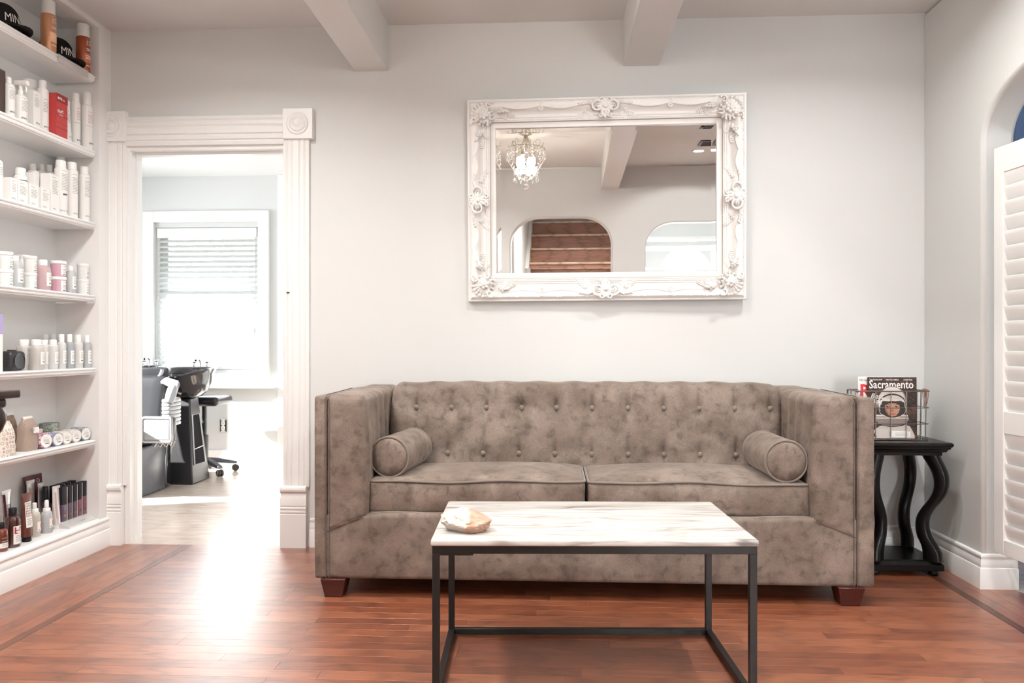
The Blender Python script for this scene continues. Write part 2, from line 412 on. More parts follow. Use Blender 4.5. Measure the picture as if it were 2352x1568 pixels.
# ---------------------------------------------------------------- the setting
XL, XR, YB, YF, CZ = -2.238, 1.776, 3.75, -0.25, 2.595
DX0, DX1, DZ = -2.15, -1.342, 2.005       # doorway in the back wall
def build_setting():
    # floor
    sub = MB()
    sub.box(-2.8, 2.15, -0.45, 3.75, -0.12, -0.013)
    fl = struct('floor', sub, mat('subfloor', (0.05, 0.025, 0.015), 0.8), smooth=0)
    lens = [0.55, 0.75, 0.95, 1.2, 1.45]
    W = 0.0572
    meshes = {}
    def board(L, wd, m):
        key = (round(L, 3), round(wd, 4), m.name)
        if key not in meshes:
            b = MB(); g = 0.0003; c = 0.0002
            x, y = L / 2 - g, wd / 2 - g
            lo = [(-x, -y, -0.012), (x, -y, -0.012), (x, y, -0.012), (-x, y, -0.012)]
            md = [(-x, -y, -c), (x, -y, -c), (x, y, -c), (-x, y, -c)]
            hi = [(-x + c, -y + c, 0), (x - c, -y + c, 0), (x - c, y - c, 0), (-x + c, y - c, 0)]
            b.loft([lo, md, hi])
            o = b.obj('board', m, fl, smooth=0); meshes[key] = o.data
            return o
        o = bpy.data.objects.new('board', meshes[key]); COL.objects.link(o); o.parent = fl
        return o
    x0, x1 = -1.812, 1.637
    nrow = 35
    for i in range(nrow):
        y = 3.745 - W * (i + 0.5)
        x = x0
        first = True
        while x < x1 - 0.01:
            L = random.choice(lens)
            if first: L = random.choice([0.35, 0.55, 0.75, 0.95]); first = False
            if x + L > x1 - 0.3: L = x1 - x
            o = board(L, W, OAK); o.location = (x + L / 2, y, 0)
            x += L
    ye = 3.745 - W * nrow
    for bx, wd, m in ((-1.83, 0.034, GLAREW), (1.655, 0.034, WALNUT), (-1.876, W, OAK), (-1.933, W, OAK), (-1.99, W, OAK), (-2.047, W, OAK), (-2.104, W, OAK), (-2.161, W, OAK), (-2.218, W, OAK), (1.701, W, OAK), (1.758, W, OAK), (1.815, W, OAK), (1.872, W, OAK)):
        y = 3.745
        while y > ye + 0.01:
            L = random.choice(lens)
            if y - L < ye + 0.3: L = y - ye
            o = board(L, wd, m); o.rotation_euler = (0, 0, PI / 2); o.location = (bx, y - L / 2, 0); y -= L
    near = MB()
    nr = 0
    y = ye
    while y > -0.4:
        near.box(-2.25, 1.9, max(y - W, -0.42) + 0.0005, y, -0.012, 0); y -= W
    o = near.obj('near_boards', OAK, fl, smooth=0, kind='stuff')
    far = MB(); y = 3.745
    while y < 6.2:
        far.box(-4.7, -1.2, y, y + W - 0.0006, -0.1, 0.0); y += W
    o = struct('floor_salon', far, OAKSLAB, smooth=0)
    hf = MB().box(-2.4, 2.2, -3.3, -0.42, -0.1, -0.001)
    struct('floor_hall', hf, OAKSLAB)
    sf = MB().box(1.9, 4.5, -0.35, 4.4, -0.1, -0.001)
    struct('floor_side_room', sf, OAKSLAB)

    # ceilings
    struct('ceiling', MB().box(-2.7, 2.05, -0.45, 3.86, CZ, CZ + 0.1), CEIL)
    struct('ceiling_salon', MB().box(-4.75, -1.1, 3.85, 6.35, 2.41, 2.5), TRIM)
    struct('ceiling_hall', MB().box(-2.5, 2.3, -3.4, -0.40, CZ, CZ + 0.1), TRIM)
    struct('ceiling_side_room', MB().box(1.95, 4.6, -0.4, 4.5, CZ, CZ + 0.1), CEIL)
    for i, (a, b) in enumerate(((-0.985, -0.817), (0.343, 0.517))):
        struct('trim_%d' % (i + 1), MB().box(a, b, YF, YB, 2.368, CZ + 0.01), CEIL, bevel=0.004)

    # back wall with the doorway
    wb = MB()
    wb.prism([(-2.7, 0), (DX0, 0), (DX0, DZ), (DX1, DZ), (DX1, 0), (2.05, 0), (2.05, CZ), (-2.7, CZ)], 'y', YB, YB + 0.1)
    struct('wall_back', wb, WALL, smooth=0)
    # left wall with the shelf niche
    wl = MB()
    wl.box(-2.7, -2.46, 1.9, 3.75, 0, CZ)
    wl.box(-2.46, XL, 3.648, 3.75, 0, CZ)
    wl.box(-2.7, XL, -0.4, 1.9, 0, CZ)
    wl.box(-2.46, XL, 1.9, 3.648, 2.572, CZ)
    wl.box(-2.46, XL - 0.012, 1.9, 3.665, 0, 0.125)
    struct('wall_left', wl, mat('niche_paint', (0.84, 0.84, 0.835), 0.55, var=0.012, scale=3, bump=0.03, bscale=60), smooth=0)
    # right wall with the arched opening
    a = [(3.255, 0), (3.255, 1.85)] + arc(2.83, 1.85, 0.425, 0.222, 0, 90, 14)[1:] + arc(0.9, 1.85, 0.425, 0.222, 90, 180, 14) + [(0.475, 0)]
    poly = [(3.76, 0)] + a + [(-0.4, 0), (-0.4, CZ), (3.76, CZ)]
    wr = MB().prism(poly, 'x', XR, XR + 0.13)
    struct('wall_right', wr, WALL, bevel=0.016, smooth=40)
    # front wall with two arches
    def arch(x0, x1, zs, zt, rx):
        return [(x0, 0)] + arc(x0 + rx, zs, rx, zt - zs, 180, 90, 10) + arc(x1 - rx, zs, rx, zt - zs, 90, 0, 10) + [(x1, 0)]
    poly = [(-2.7, 0)] + arch(-0.565, 0.45, 1.83, 2.10, 0.30) + arch(0.79, 1.70, 1.79, 2.035, 0.28) + [(2.05, 0), (2.05, CZ), (-2.7, CZ)]
    struct('wall_front', MB().prism(poly, 'y', YF - 0.15, YF), WALL, bevel=0.012, smooth=40)

    # far room (salon) walls
    wf = MB()
    wf.box(-4.75, -3.30, 6.175, 6.3, 0, 2.42); wf.box(-2.425, -1.1, 6.175, 6.3, 0, 2.42)
    wf.box(-3.30, -2.425, 6.175, 6.3, 0, 0.78); wf.box(-3.30, -2.425, 6.175, 6.3, 1.985, 2.42)
    struct('wall_salon_back', wf, WALL, smooth=0)
    ws = MB()
    ws.box(-4.6, -4.5, 3.85, 3.95, 0, 2.42); ws.box(-4.6, -4.5, 5.6, 6.2, 0, 2.42)
    ws.box(-4.6, -4.5, 3.95, 5.6, 0, 0.8); ws.box(-4.6, -4.5, 3.95, 5.6, 2.1, 2.42)
    struct('wall_salon_left', ws, WALL, smooth=0)
    struct('wall_salon_right', MB().box(-1.25, -1.15, 3.85, 6.2, 0, 2.42), WALL)
    struct('wall_salon_front', MB().box(-4.6, -2.7, 3.77, 3.85, 0, 2.42), WALL)
    # hall walls behind the camera
    wh = MB()
    ar = arc(1.58, 1.65, 0.36, 0.36, 180, 0, 16)
    poly = [(-2.4, 0), (1.22, 0), (1.22, 0.7)] + ar + [(1.94, 0.7), (1.22, 0.7), (1.22, 0), (2.2, 0), (2.2, CZ), (-2.4, CZ)]
    wh.box(-2.4, 1.22, -3.3, -3.2, 0, CZ); wh.box(1.94, 2.2, -3.3, -3.2, 0, CZ); wh.box(1.22, 1.94, -3.3, -3.2, 0, 0.7)
    wh.prism([(1.22, CZ), (1.22, 1.65)] + ar + [(1.94, 1.65), (1.94, CZ)], 'y', -3.3, -3.2)
    struct('wall_hall_back', wh, WALL, smooth=0)
    struct('wall_hall_left', MB().box(-2.5, -2.4, -3.3, -0.4, 0, CZ), WALL)
    struct('wall_hall_right', MB().box(2.1, 2.2, -3.3, -0.4, 0, CZ), WALL)
    struct('wall_stair_right', MB().box(0.67, 0.74, -3.2, -0.40, 0, CZ), TRIM)
    for i, (y, z0, z1) in enumerate(((-1.0, 1.916, 1.952), (-1.9, 1.878, 1.924))):
        struct('trim_%d' % (i + 5), MB().box(0.74, 2.1, y - 0.08, y + 0.08, z0, z1), TRIM)
    # side room walls
    s2 = MB()
    s2.box(4.4, 4.5, -0.3, 0.1, 0, CZ); s2.box(4.4, 4.5, 1.9, 4.4, 0, CZ); s2.box(4.4, 4.5, 0.1, 1.9, 0, 0.6); s2.box(4.4, 4.5, 0.1, 1.9, 2.4, CZ)
    struct('wall_side_room_right', s2, WALL, smooth=0)
    struct('wall_side_room_back', MB().box(1.95, 4.5, 4.3, 4.4, 0, CZ), WALL)
    struct('wall_side_room_front', MB().box(1.95, 4.5, -0.35, -0.25, 0, CZ), WALL)

    # baseboards (profile: flat face, step, ogee cap)
    PR = [(0, 0), (0.020, 0), (0.020, 0.082), (0.018, 0.086), (0.0145, 0.088), (0.0155, 0.096), (0.015, 0.108), (0.011, 0.118), (0.0105, 0.124), (0.0135, 0.131), (0.0125, 0.138), (0.006, 0.142), (0, 0.143)]
    def base(name, path, scale=1.0):
        bm = MB(); rings = []
        n = len(path)
        for i, p in enumerate(path):
            p = V((p[0], p[1], 0))
            d0 = (V((*path[i], 0)) - V((*path[i - 1], 0))).normalized() if i > 0 else None
            d1 = (V((*path[i + 1], 0)) - V((*path[i], 0))).normalized() if i < n - 1 else None
            n0 = V((-d0.y, d0.x, 0)) if d0 else None; n1 = V((-d1.y, d1.x, 0)) if d1 else None
            if n0 and n1:
                mm = (n0 + n1).normalized(); mm /= mm.dot(n0)
            else: mm = n0 or n1
            rings.append([p + mm * a + V((0, 0, z * scale)) for a, z in PR])
        bm.loft(rings)
        return struct(name, bm, TRIM, smooth=30)
    base('baseboard_left', [(XL, 3.738), (XL, 1.6)])
    base('baseboard_back', [(XR, YB), (-1.21, YB)])
    base('baseboard_right', [(1.91, 3.255), (XR, 3.255), (XR, YB)])
    base('baseboard_salon', [(-2.27, 6.175), (-4.5, 6.175)])

build_setting()

def build_doorway():
    d = bpy.data.objects.new('door_1', None); COL.objects.link(d); d['kind'] = 'structure'
    d.location = (0, 0, 0)
    def casing(x0, x1, z0, z1):
        wd = x1 - x0
        # fluted profile across the width (x, projection)
        pf = [(0, 0), (0, 0.018), (0.10, 0.022), (0.16, 0.016), (0.20, 0.022), (0.30, 0.0225), (0.36, 0.0165), (0.40, 0.0225), (0.60, 0.0225), (0.64, 0.0165), (0.70, 0.0225), (0.80, 0.022), (0.84, 0.016), (0.90, 0.022), (1.0, 0.018), (1.0, 0)]
        return pf, wd
    b = MB()
    for x0, x1 in ((-2.281, -2.150), (-1.342, -1.213)):
        pf, wd = casing(x0, x1, 0, 0)
        b = MB().loft([[(x0 + u * wd, YB - p, z) for u, p in pf] for z in (0.30, 2.035)])
        b.obj('casing_board', TRIM, d, smooth=25)
    pf, wd = casing(0, 0.145, 0, 0)
    b = MB().loft([[(x, YB - p, 2.010 + u * 0.145) for u, p in pf] for x in (-2.16, -1.335)])
    b.obj('casing_head', TRIM, d, smooth=25)
    for cx in (-2.222, -1.2655):
        s = 0.0755
        b = MB().box(cx - s, cx + s, YB - 0.034, YB, 2.030, 2.181)
        blk = b.obj('corner_block', TRIM, d, bevel=0.002)
        m = M.Translation((cx, YB - 0.034, 2.1055)) @ M.Rotation(R(90), 4, 'X')
        r = MB().lathe([(0.001, 0.010), (0.010, 0.0095), (0.017, 0.004), (0.020, 0.001), (0.026, 0.001), (0.030, 0.006), (0.034, 0.0075), (0.038, 0.006), (0.041, 0.001), (0.044, 0.0015), (0.048, 0.005), (0.052, 0.0055), (0.056, 0.001), (0.058, -0.002)], 32, m)
        r.obj('bullseye', TRIM, blk, smooth=50)
    PP = [(0, 0), (0.038, 0), (0.038, 0.165), (0.034, 0.168), (0.034, 0.172), (0.038, 0.175), (0.038, 0.182), (0.034, 0.185), (0.034, 0.189), (0.038, 0.192), (0.038, 0.199), (0.034, 0.202), (0.034, 0.206), (0.037, 0.209), (0.0365, 0.235), (0.032, 0.258), (0.030, 0.268), (0.034, 0.274), (0.041, 0.280), (0.043, 0.290), (0.041, 0.300), (0.036, 0.306), (0, 0.306)]
    for x0, x1 in ((-2.262, -2.166), (-1.352, -1.222)):
        b = MB().loft([[(x, YB - p, z) for p, z in PP] for x in (x0, x1)])
        b.obj('plinth_block', TRIM, d, smooth=20)
    b = MB()
    b.box(DX0 - 0.012, DX0 + 0.012, YB - 0.004, YB + 0.112, 0, DZ - 0.002); b.box(DX0 + 0.011, DX0 + 0.024, YB + 0.045, YB + 0.09, 0, DZ - 0.02)
    b.obj('door_jamb', TRIM, d, smooth=0)
    b = MB().box(DX1 - 0.006, DX1 + 0.02, YB - 0.004, YB + 0.112, 0, DZ - 0.002)
    b.obj('door_jamb', TRIM, d, smooth=0)
    b = MB().box(DX0 - 0.008, DX1 + 0.008, YB - 0.0032, YB + 0.1112, DZ - 0.014, DZ + 0.006); b.box(DX0, DX1, YB + 0.0455, YB + 0.0895, DZ - 0.028, DZ - 0.013)
    b.obj('door_head', TRIM, d, smooth=0)
    b = MB().box(-1.322, -1.318, YB - 0.026, YB - 0.022, 1.263, 1.271); b.box(-1.316, -1.309, YB - 0.026, YB - 0.022, 1.264, 1.270)
    b.obj('strike_mark', STEEL, d, smooth=0)
build_doorway()

# salon window with blind, back-left trim board
def build_windows():
    wn = bpy.data.objects.new('window_1', None); COL.objects.link(wn); wn['kind'] = 'structure'
    Y = 6.175
    def ring(x0, x1, z0, z1, t, ya, yb):
        b = MB()
        b.box(x0, x0 + t, ya, yb, z0, z1); b.box(x1 - t, x1, ya, yb, z0, z1)
        b.box(x0 + t, x1 - t, ya, yb, z0, z0 + t); b.box(x0 + t, x1 - t, ya, yb, z1 - t, z1)
        return b
    ring(-3.40, -2.333, 0.68, 2.118, 0.092, Y - 0.03, Y).obj('window_casing', TRIM, wn, bevel=0.003)
    ring(-3.30, -2.425, 0.78, 1.985, 0.025, Y + 0.02, Y + 0.11).obj('window_frame', TRIM, wn)
    MB().box(-3.44, -2.29, Y - 0.07, Y, 0.655, 0.685).obj('window_sill', TRIM, wn, bevel=0.004)
    for nm, z0, z1, yy in (('upper_sash', 1.43, 1.96, 0.085), ('lower_sash', 0.80, 1.47, 0.06)):
        sh = ring(-3.275, -2.45, z0, z1, 0.04, Y + yy - 0.012, Y + yy + 0.012).obj(nm, TRIM, wn)
        MB().box(-3.24, -2.485, Y + yy - 0.002, Y + yy + 0.002, z0 + 0.035, z1 - 0.035).obj('pane', PANE, sh)
    bl = thing('venetian_blind', 'white venetian blind with open slats in the salon window', 'blind', (-2.862, Y + 0.018, 0.8))
    MB().box(-0.42, 0.42, -0.035, 0.01, 1.10, 1.178).obj('headrail', TRIM, bl, bevel=0.003)
    slm = MB()
    rings = []
    for x in (-0.415, 0.415):
        up = [(x, -0.024 + 0.048 * i / 4, 0.004 * math.sin(PI * i / 4) + 0.006 * (i / 4 - 0.5)) for i in range(5)]
        rings.append(up + [(p[0], p[1], p[2] - 0.0016) for p in reversed(up)])
    slm.loft(rings)
    BLM = mat('blind_slat', (0.65, 0.67, 0.68), 0.4, var=0.01)
    first = None
    for i in range(25):
        z = 1.075 - i * 0.043
        if first is None:
            first = slm.obj('slat', BLM, bl, smooth=30); o = first
        else:
            o = first.copy(); COL.objects.link(o)
        o.location = (0, -0.005, z); o.rotation_euler = (R(26), 0, 0)
    MB().box(-0.415, 0.415, -0.03, 0.02, 0.012, 0.03).obj('bottom_rail', BLM, bl, bevel=0.003)
    cd = MB().tube([(0.40, -0.036, 1.12), (0.402, -0.038, 0.8), (0.405, -0.038, 0.36)], 0.0022, 6)
    c = cd.obj('lift_cord', BLM, bl)
    MB().lathe([(0.003, 0.37), (0.008, 0.35), (0.011, 0.315), (0.009, 0.305), (0.002, 0.304)], 10, M.Translation((0.405, -0.038, 0))).obj('tassel', BLM, c)
    struct('trim_3', MB().box(-2.262, -2.15, Y - 0.022, Y, 0, 2.41), TRIM, bevel=0.004)
    # arched hall window
    hw = bpy.data.objects.new('window_2', None); COL.objects.link(hw); hw['kind'] = 'structure'
    outer = [(1.22, 0.7)] + arc(1.58, 1.65, 0.36, 0.36, 180, 0, 18) + [(1.94, 0.7)]
    inner = [(1.26, 0.74)] + arc(1.58, 1.65, 0.32, 0.32, 180, 0, 18) + [(1.90, 0.74)]
    b = MB(); b.loft([[(x, y, z) for x, z in outer] for y in (-3.24, -3.19)] + [[(x, y, z) for x, z in inner] for y in (-3.19, -3.24)], loop=True)
    b.obj('arched_frame', TRIM, hw)
    MB().prism(inner, 'y', -3.222, -3.218).obj('pane', PANE, hw)
    MB().box(1.57, 1.59, -3.235, -3.205, 0.74, 1.97).obj('mullion', TRIM, hw)
    # side room window, salon side window
    sw = bpy.data.objects.new('window_3', None); COL.objects.link(sw); sw['kind'] = 'structure'
    b = MB()
    for y0, y1, z0, z1 in ((0.1, 0.15, 0.6, 2.4), (1.85, 1.9, 0.6, 2.4), (0.1, 1.9, 0.6, 0.65), (0.1, 1.9, 2.35, 2.4), (0.98, 1.02, 0.6, 2.4)):
        b.box(4.42, 4.48, y0, y1, z0, z1)
    b.obj('window_frame', TRIM, sw)
    MB().box(4.448, 4.452, 0.15, 1.85, 0.65, 2.35).obj('pane', PANE, sw)
    lw = bpy.data.objects.new('window_4', None); COL.objects.link(lw); lw['kind'] = 'structure'
    b = MB()
    for y0, y1, z0, z1 in ((3.95, 4.0, 0.8, 2.1), (5.55, 5.6, 0.8, 2.1), (3.95, 5.6, 0.8, 0.85), (3.95, 5.6, 2.05, 2.1)):
        b.box(-4.58, -4.52, y0, y1, z0, z1)
    b.obj('window_frame', TRIM, lw)
    MB().box(-4.552, -4.548, 4.0, 5.55, 0.85, 2.05).obj('pane', PANE, lw)
build_windows()

# ---------------------------------------------------------------- sofa
def build_sofa():
    L = (0.14, 3.36, 0.0)
    t = thing('sofa', 'taupe velvet button-tufted two-seat sofa against the back wall', 'sofa', L)
    XA0, XS0, XI0 = -0.955, -0.905, -0.752      # left arm: outer side, seam, inner side
    XI1, XS1, XA1 = 1.014, 1.170, 1.237
    YFR, YBK = 3.0, 3.70
    # base
    def bfn(u, v, w_, p):
        if w_ > 0 and v < -0.9: p.z += 0.004 * math.sin(9 * u)
        return p
    MB().rcube(((XS0 + XS1) / 2, (YFR + YBK) / 2 + 0.002, 0.201), (XS1 - XS0 + 0.02, YBK - YFR - 0.004, 0.262), 0.018, 3, (30, 4, 3), bfn).obj('base', VELVET, t, L, smooth=50)
    # arms : outer panel + padded, pleated inner part
    for sg, xo, xs, xi, nm in ((1, XA0, XS0, XI0, 'left'), (-1, XA1, XS1, XI1, 'right')):
        wd = abs(xs - xo)
        a = MB().rcube(((xo + xs) / 2, (YFR + YBK) / 2, 0.437), (wd, YBK - YFR, 0.73), 0.012, 3, (1, 6, 6))
        ztop, zbot = 0.806, 0.33
        ci, wi = (xs + xi) / 2, abs(xi - xs)
        def fn(u, v, w_, p, sg=sg, ci=ci, wi=wi):
            inner = (p.x) * sg          # positive towards the seat
            y = p.y + 0  # local
            # pleats on inner face and top, back two thirds
            fr = (v + 1) / 2
            if fr > 0.22 and (inner > 0 or w_ > 0.5):
                for yc, dep in ((0.36, 0.010), (0.50, 0.014), (0.645, 0.016), (0.79, 0.014)):
                    g = math.exp(-((fr - yc) / 0.018) ** 2)
                    zf = max(0, min(1, (w_ + 0.45) / 0.5))
                    if inner > 0: p.x -= sg * dep * g * zf
                    if w_ > 0.5: p.z -= dep * 0.6 * g
                if inner > 0 and -0.4 < w_: p.x += sg * 0.006 * (1 - abs(math.cos((fr - 0.36) / 0.145 * PI)) ** 2)
            if w_ > 0: p.z += 0.010 * fr * (1 if w_ > 0.6 else w_ / 0.6)
            zw = p.z + (0.806 + 0.33) / 2 - 0.06; zd = 0.262 + 0.06 * max(0, min(1, (inner + wi / 2) / wi))
            if zw < zd and v < -0.8: p.y += 0.012
            # front panel bellies out over the seat
            if inner > 0 and v < 0: p.x += sg * 0.012 * max(0, math.sin((w_ + 1) * PI / 2)) * (1 - fr)
            return p
        b = MB().rcube((ci, (YFR + YBK) / 2 - 0.002, (ztop + zbot) / 2 - 0.06), (wi + 0.006, YBK - YFR, ztop - zbot + 0.12), 0.034, 4, (3, 70, 60), fn)
        arm = a.obj('arm', VELVET, t, L, smooth=50)
        b.obj('arm_pad', VELVET, arm, L, smooth=60)
        sm = MB()
        sm.tube([(xs, YFR - 0.001, 0.075), (xs, YFR - 0.001, 0.79), (xs, YFR + 0.006, 0.803), (xs, YFR + 0.02, 0.806), (xs, 3.4, 0.812)], 0.0016, 6)
        sm.tube([(xs + sg * 0.012, YFR - 0.0005, 0.075), (xs + sg * 0.012, YFR - 0.0005, 0.79)], 0.0011, 5)
        sm.tube([(xs, YFR - 0.0012, 0.262), (xs + sg * 0.06, YFR - 0.0012, 0.287), (xi - sg * 0.004, YFR - 0.001, 0.322)], 0.0017, 6)
        sm.obj('seam', SEAM, arm, L)
    # tufted back
    B0, B1 = -0.742, 1.022
    top = [-0.640 + 0, 0, 0]
    bx_top = [-0.622, -0.462, -0.302, -0.142, 0.017, 0.178, 0.338, 0.498, 0.660, 0.820, 0.982 - 0.003]
    bx_top = [x for x in (-0.624, -0.463, -0.302, -0.142, 0.016, 0.177, 0.337, 0.498, 0.656, 0.812, 0.968)]
    bx_bot = [-0.476, -0.315, -0.153, 0.009, 0.173, 0.335, 0.496, 0.655, 0.812]
    ZT, ZB = 0.722, 0.518
    btn = [(x, ZT) for x in bx_top] + [(x, ZB) for x in bx_bot]
    def dent(x, z):
        d = 0.0
        for bx, bz in btn:
            dx, dz = x - bx, z - bz
            if abs(dx) > 0.12: continue
            d += 0.015 * math.exp(-(dx * dx / 0.0011 + dz * dz / 0.0022))
            # vertical fold above and a short one below
            k = 0.0
            if 0 <= dz < 0.10: k = 1 - dz / 0.10
            elif -0.055 < dz < 0: k = 1 + dz / 0.055
            d += 0.011 * k * math.exp(-(dx / 0.0065) ** 2)
            if bz == ZT and dz > 0: d += 0.004 * math.exp(-(dx / 0.012) ** 2)
        return d
    NX, rings = 420, []
    for i in range(NX + 1):
        u = i / NX
        x = B0 + (B1 - B0) * u
        e = min(x - B0, B1 - x)
        cr = 0.055
        k = 1 - math.sqrt(max(0, 1 - ((cr - e) / cr) ** 2)) if e < cr else 0.0
        zt = 0.838 - 0.04 * k - 0.006 * (1 - min(1, e / 0.3)) + 0.0025 * math.cos(2 * PI * (x - 0.096) / 0.16)
        fy = 0.028 * k
        ring = []
        zr = zt - 0.055
        for j in range(56):
            z = 0.36 + (zr - 0.36) * j / 55
            y = 3.405 + 0.055 * (z - 0.36) / 0.47 + fy - 0.012 * math.sin(min(1, max(0, (z - 0.44) / 0.36)) * PI)
            ring.append((x, y + dent(x, z), z))
        for j in range(1, 11):
            a = PI * j / 10
            ring.append((x, 3.405 + 0.055 * (zr - 0.36) / 0.47 + fy + 0.075 * (1 - math.cos(a)) + dent(x, zr + 0.055 * math.sin(a) * 1.0) * (1 - j / 10), zr + 0.055 * math.sin(a)))
        ring.append((x, 3.70, zr - 0.02)); ring.append((x, 3.70, 0.36))
        rings.append(ring)
    bk = MB().loft(rings).obj('backrest', VELVET, t, L, smooth=60)
    for bx, bz in btn:
        y = 3.405 + 0.055 * (bz - 0.36) / 0.47 - 0.012 * math.sin(min(1, max(0, (bz - 0.44) / 0.36)) * PI) + 0.017
        m = M.Translation((bx, y, bz)) @ M.Rotation(R(90), 4, 'X')
        MB().lathe([(0.0115, -0.006), (0.0118, 0.0), (0.0105, 0.004), (0.007, 0.0068), (0.0005, 0.0078)], 14, m).obj('button', PIPING, bk, L, smooth=60)
    # seat cushions
    for x0, x1, ph in ((-0.748, 0.131, 0.0), (0.137, 1.010, 2.0)):
        cx, wd = (x0 + x1) / 2, x1 - x0
        def cf(u, v, w_, p, ph=ph):
            f = max(0, 1 - u * u) ** 0.6 * max(0, 1 - v * v) ** 0.5
            if w_ > 0: p.z += 0.028 * f + 0.004 * math.sin(3 * u + ph) + (0.006 * (v) if v > 0 else 0)
            p.y -= (0.010 * (1 - u * u) * (1 - w_ * w_)) if v < 0 else 0
            if abs(u) > 0.9: p.x += (0.004 if u > 0 else -0.004) * (1 - w_ * w_) * -1
            return p
        c = MB().rcube((cx, 3.236, 0.394), (wd, 0.40, 0.136), 0.022, 4, (24, 10, 3), cf).obj('seat_cushion', VELVET, t, L, smooth=60)
        for z, sc in ((0.4585, 1), (0.3295, 0)):
            pts = []
            hw, hd, rr = wd / 2 - 0.004, 0.196, 0.025
            for (qx, qy, a0) in ((hw - rr, -hd + rr, -90), (hw - rr, hd - rr, 0), (-hw + rr, hd - rr, 90), (-hw + rr, -hd + rr, 180)):
                for k in range(6):
                    a = R(a0 + 18 * k)
                    pts.append((cx + qx + rr * math.cos(a), 3.236 + qy + rr * math.sin(a), z))
            dense = []
            for i in range(len(pts)):
                p, q = V(pts[i]), V(pts[(i + 1) % len(pts)])
                n = max(1, int((q - p).length / 0.05))
                for k in range(n):
                    r_ = p + (q - p) * k / n
                    u = (r_.x - cx) / (wd / 2)
                    r_.z += 0.004 * math.sin(3 * u + ph) * sc + (0.003 * math.sin(7 * u + ph))
                    if r_.y < 3.1: r_.y -= 0.006 * (1 - u * u)
                    dense.append(r_)
            MB().tube(dense, 0.0052, 8, loop=True).obj('piping', PIPING, c, L, smooth=60)
    # feet
    for x, y in ((-0.875, 3.035), (1.145, 3.035), (-0.875, 3.66), (1.145, 3.66)):
        b = MB().loft([[(x + sx * s, y + sy * s, z) for sx, sy in ((-1, -1), (1, -1), (1, 1), (-1, 1))] for s, z in ((0.036, 0.0), (0.05, 0.074))])
        b.obj('leg', FOOTW, t, L, bevel=0.003)
build_sofa()

def build_bolster(label, x, y, z, rz):
    t = thing('bolster_pillow', label, 'pillow', (x, y, z), rz, 'velvet bolsters on the sofa')
    m = M.Rotation(R(-90), 4, 'X')      # local z -> +y
    n = 40
    prof = [(0.0825, -0.160), (0.0845, -0.12), (0.0835, -0.06), (0.0848, 0.0), (0.0838, 0.07), (0.0845, 0.12), (0.0825, 0.158)]
    b = MB(); rings = []
    K = 36
    for i in range(K + 1):
        zz = -0.16 + 0.318 * i / K
        ring = []
        for j in range(n):
            a = 2 * PI * j / n
            r = 0.0845 - 0.003 * (abs(zz) / 0.16) ** 4 + 0.0016 * noise.noise(V((math.cos(a) * 2, math.sin(a) * 2, zz * 30)))
            ring.append((r * math.cos(a), r * math.sin(a), zz))
        rings.append(ring)
    b.loft(rings, m=m).obj('cover', VELVET, t, smooth=60)
    for e in (-1, 1):
        c = MB().lathe([(0.078, 0.156), (0.074, 0.166), (0.05, 0.172), (0.025, 0.171), (0.0005, 0.168)], n, m @ M.Diagonal((1, 1, e, 1)))
        c.obj('end_disc', VELVET, t, smooth=60)
        MB().tube([m @ V((0.0815 * math.cos(2 * PI * j / n), 0.0815 * math.sin(2 * PI * j / n), e * 0.160)) for j in range(n)], 0.0052, 8, loop=True).obj('piping', PIPING, t, smooth=60)
build_bolster('velvet bolster pillow leaning at the end of the sofa nearest the doorway', -0.648, 3.245, 0.547, -0.13)
build_bolster('velvet bolster pillow leaning at the end of the sofa nearest the black side table', 0.914, 3.215, 0.547, 0.02)

# ---------------------------------------------------------------- coffee table and crystal
def build_table():
    t = thing('coffee_table', 'low coffee table with white marble top on black steel frame', 'table', (0.104, 2.395, 0), R(2.6))
    hx, hy = 0.4575, 0.2655
    MB().rcube((0, 0, 0.4515), (2 * hx, 2 * hy, 0.019), 0.006, 3).obj('marble_top', MARBLE, t, smooth=50)
    fx, fy, z1, s = hx - 0.004, hy - 0.006, 0.442, 0.0205
    z0 = z1 - 0.022
    for y0, y1 in ((-fy, -fy + s), (fy - s, fy)): MB().box(-fx, fx, y0, y1, z0, z1).obj('apron_rail', STEEL, t, bevel=0.0012)
    for x0, x1 in ((-fx, -fx + s), (fx - s, fx)): MB().box(x0, x1, -fy + s, fy - s, z0, z1).obj('apron_rail', STEEL, t, bevel=0.0012)
    for sx in (-1, 1):
        for sy in (-1, 1):
            cx, cy = sx * (fx - s / 2), sy * (fy - s / 2)
            b = MB().box(cx - s / 2, cx + s / 2, cy - s / 2, cy + s / 2, 0.005, z0)
            lg = b.obj('leg', STEEL, t, bevel=0.0012)
            MB().lathe([(0.007, 0), (0.008, 0.001), (0.008, 0.006)], 10, M.Translation((cx, cy, 0))).obj('glide', BLACKP, lg)
    for y0, y1 in ((-fy, -fy + s), (fy - s, fy)): MB().box(-fx + s, fx - s, y0, y1, 0.006, 0.026).obj('stretcher', STEEL, t, bevel=0.0012)
    for x0, x1 in ((-fx, -fx + s), (fx - s, fx)): MB().box(x0, x1, -fy + s, fy - s, 0.006, 0.026).obj('stretcher', STEEL, t, bevel=0.0012)
    MB().box(-fx + 0.002, -fx + 0.115, -fy + 0.002, -fy + 0.03, z0 - 0.005, z0).obj('corner_plate', STEEL, t)
build_table()

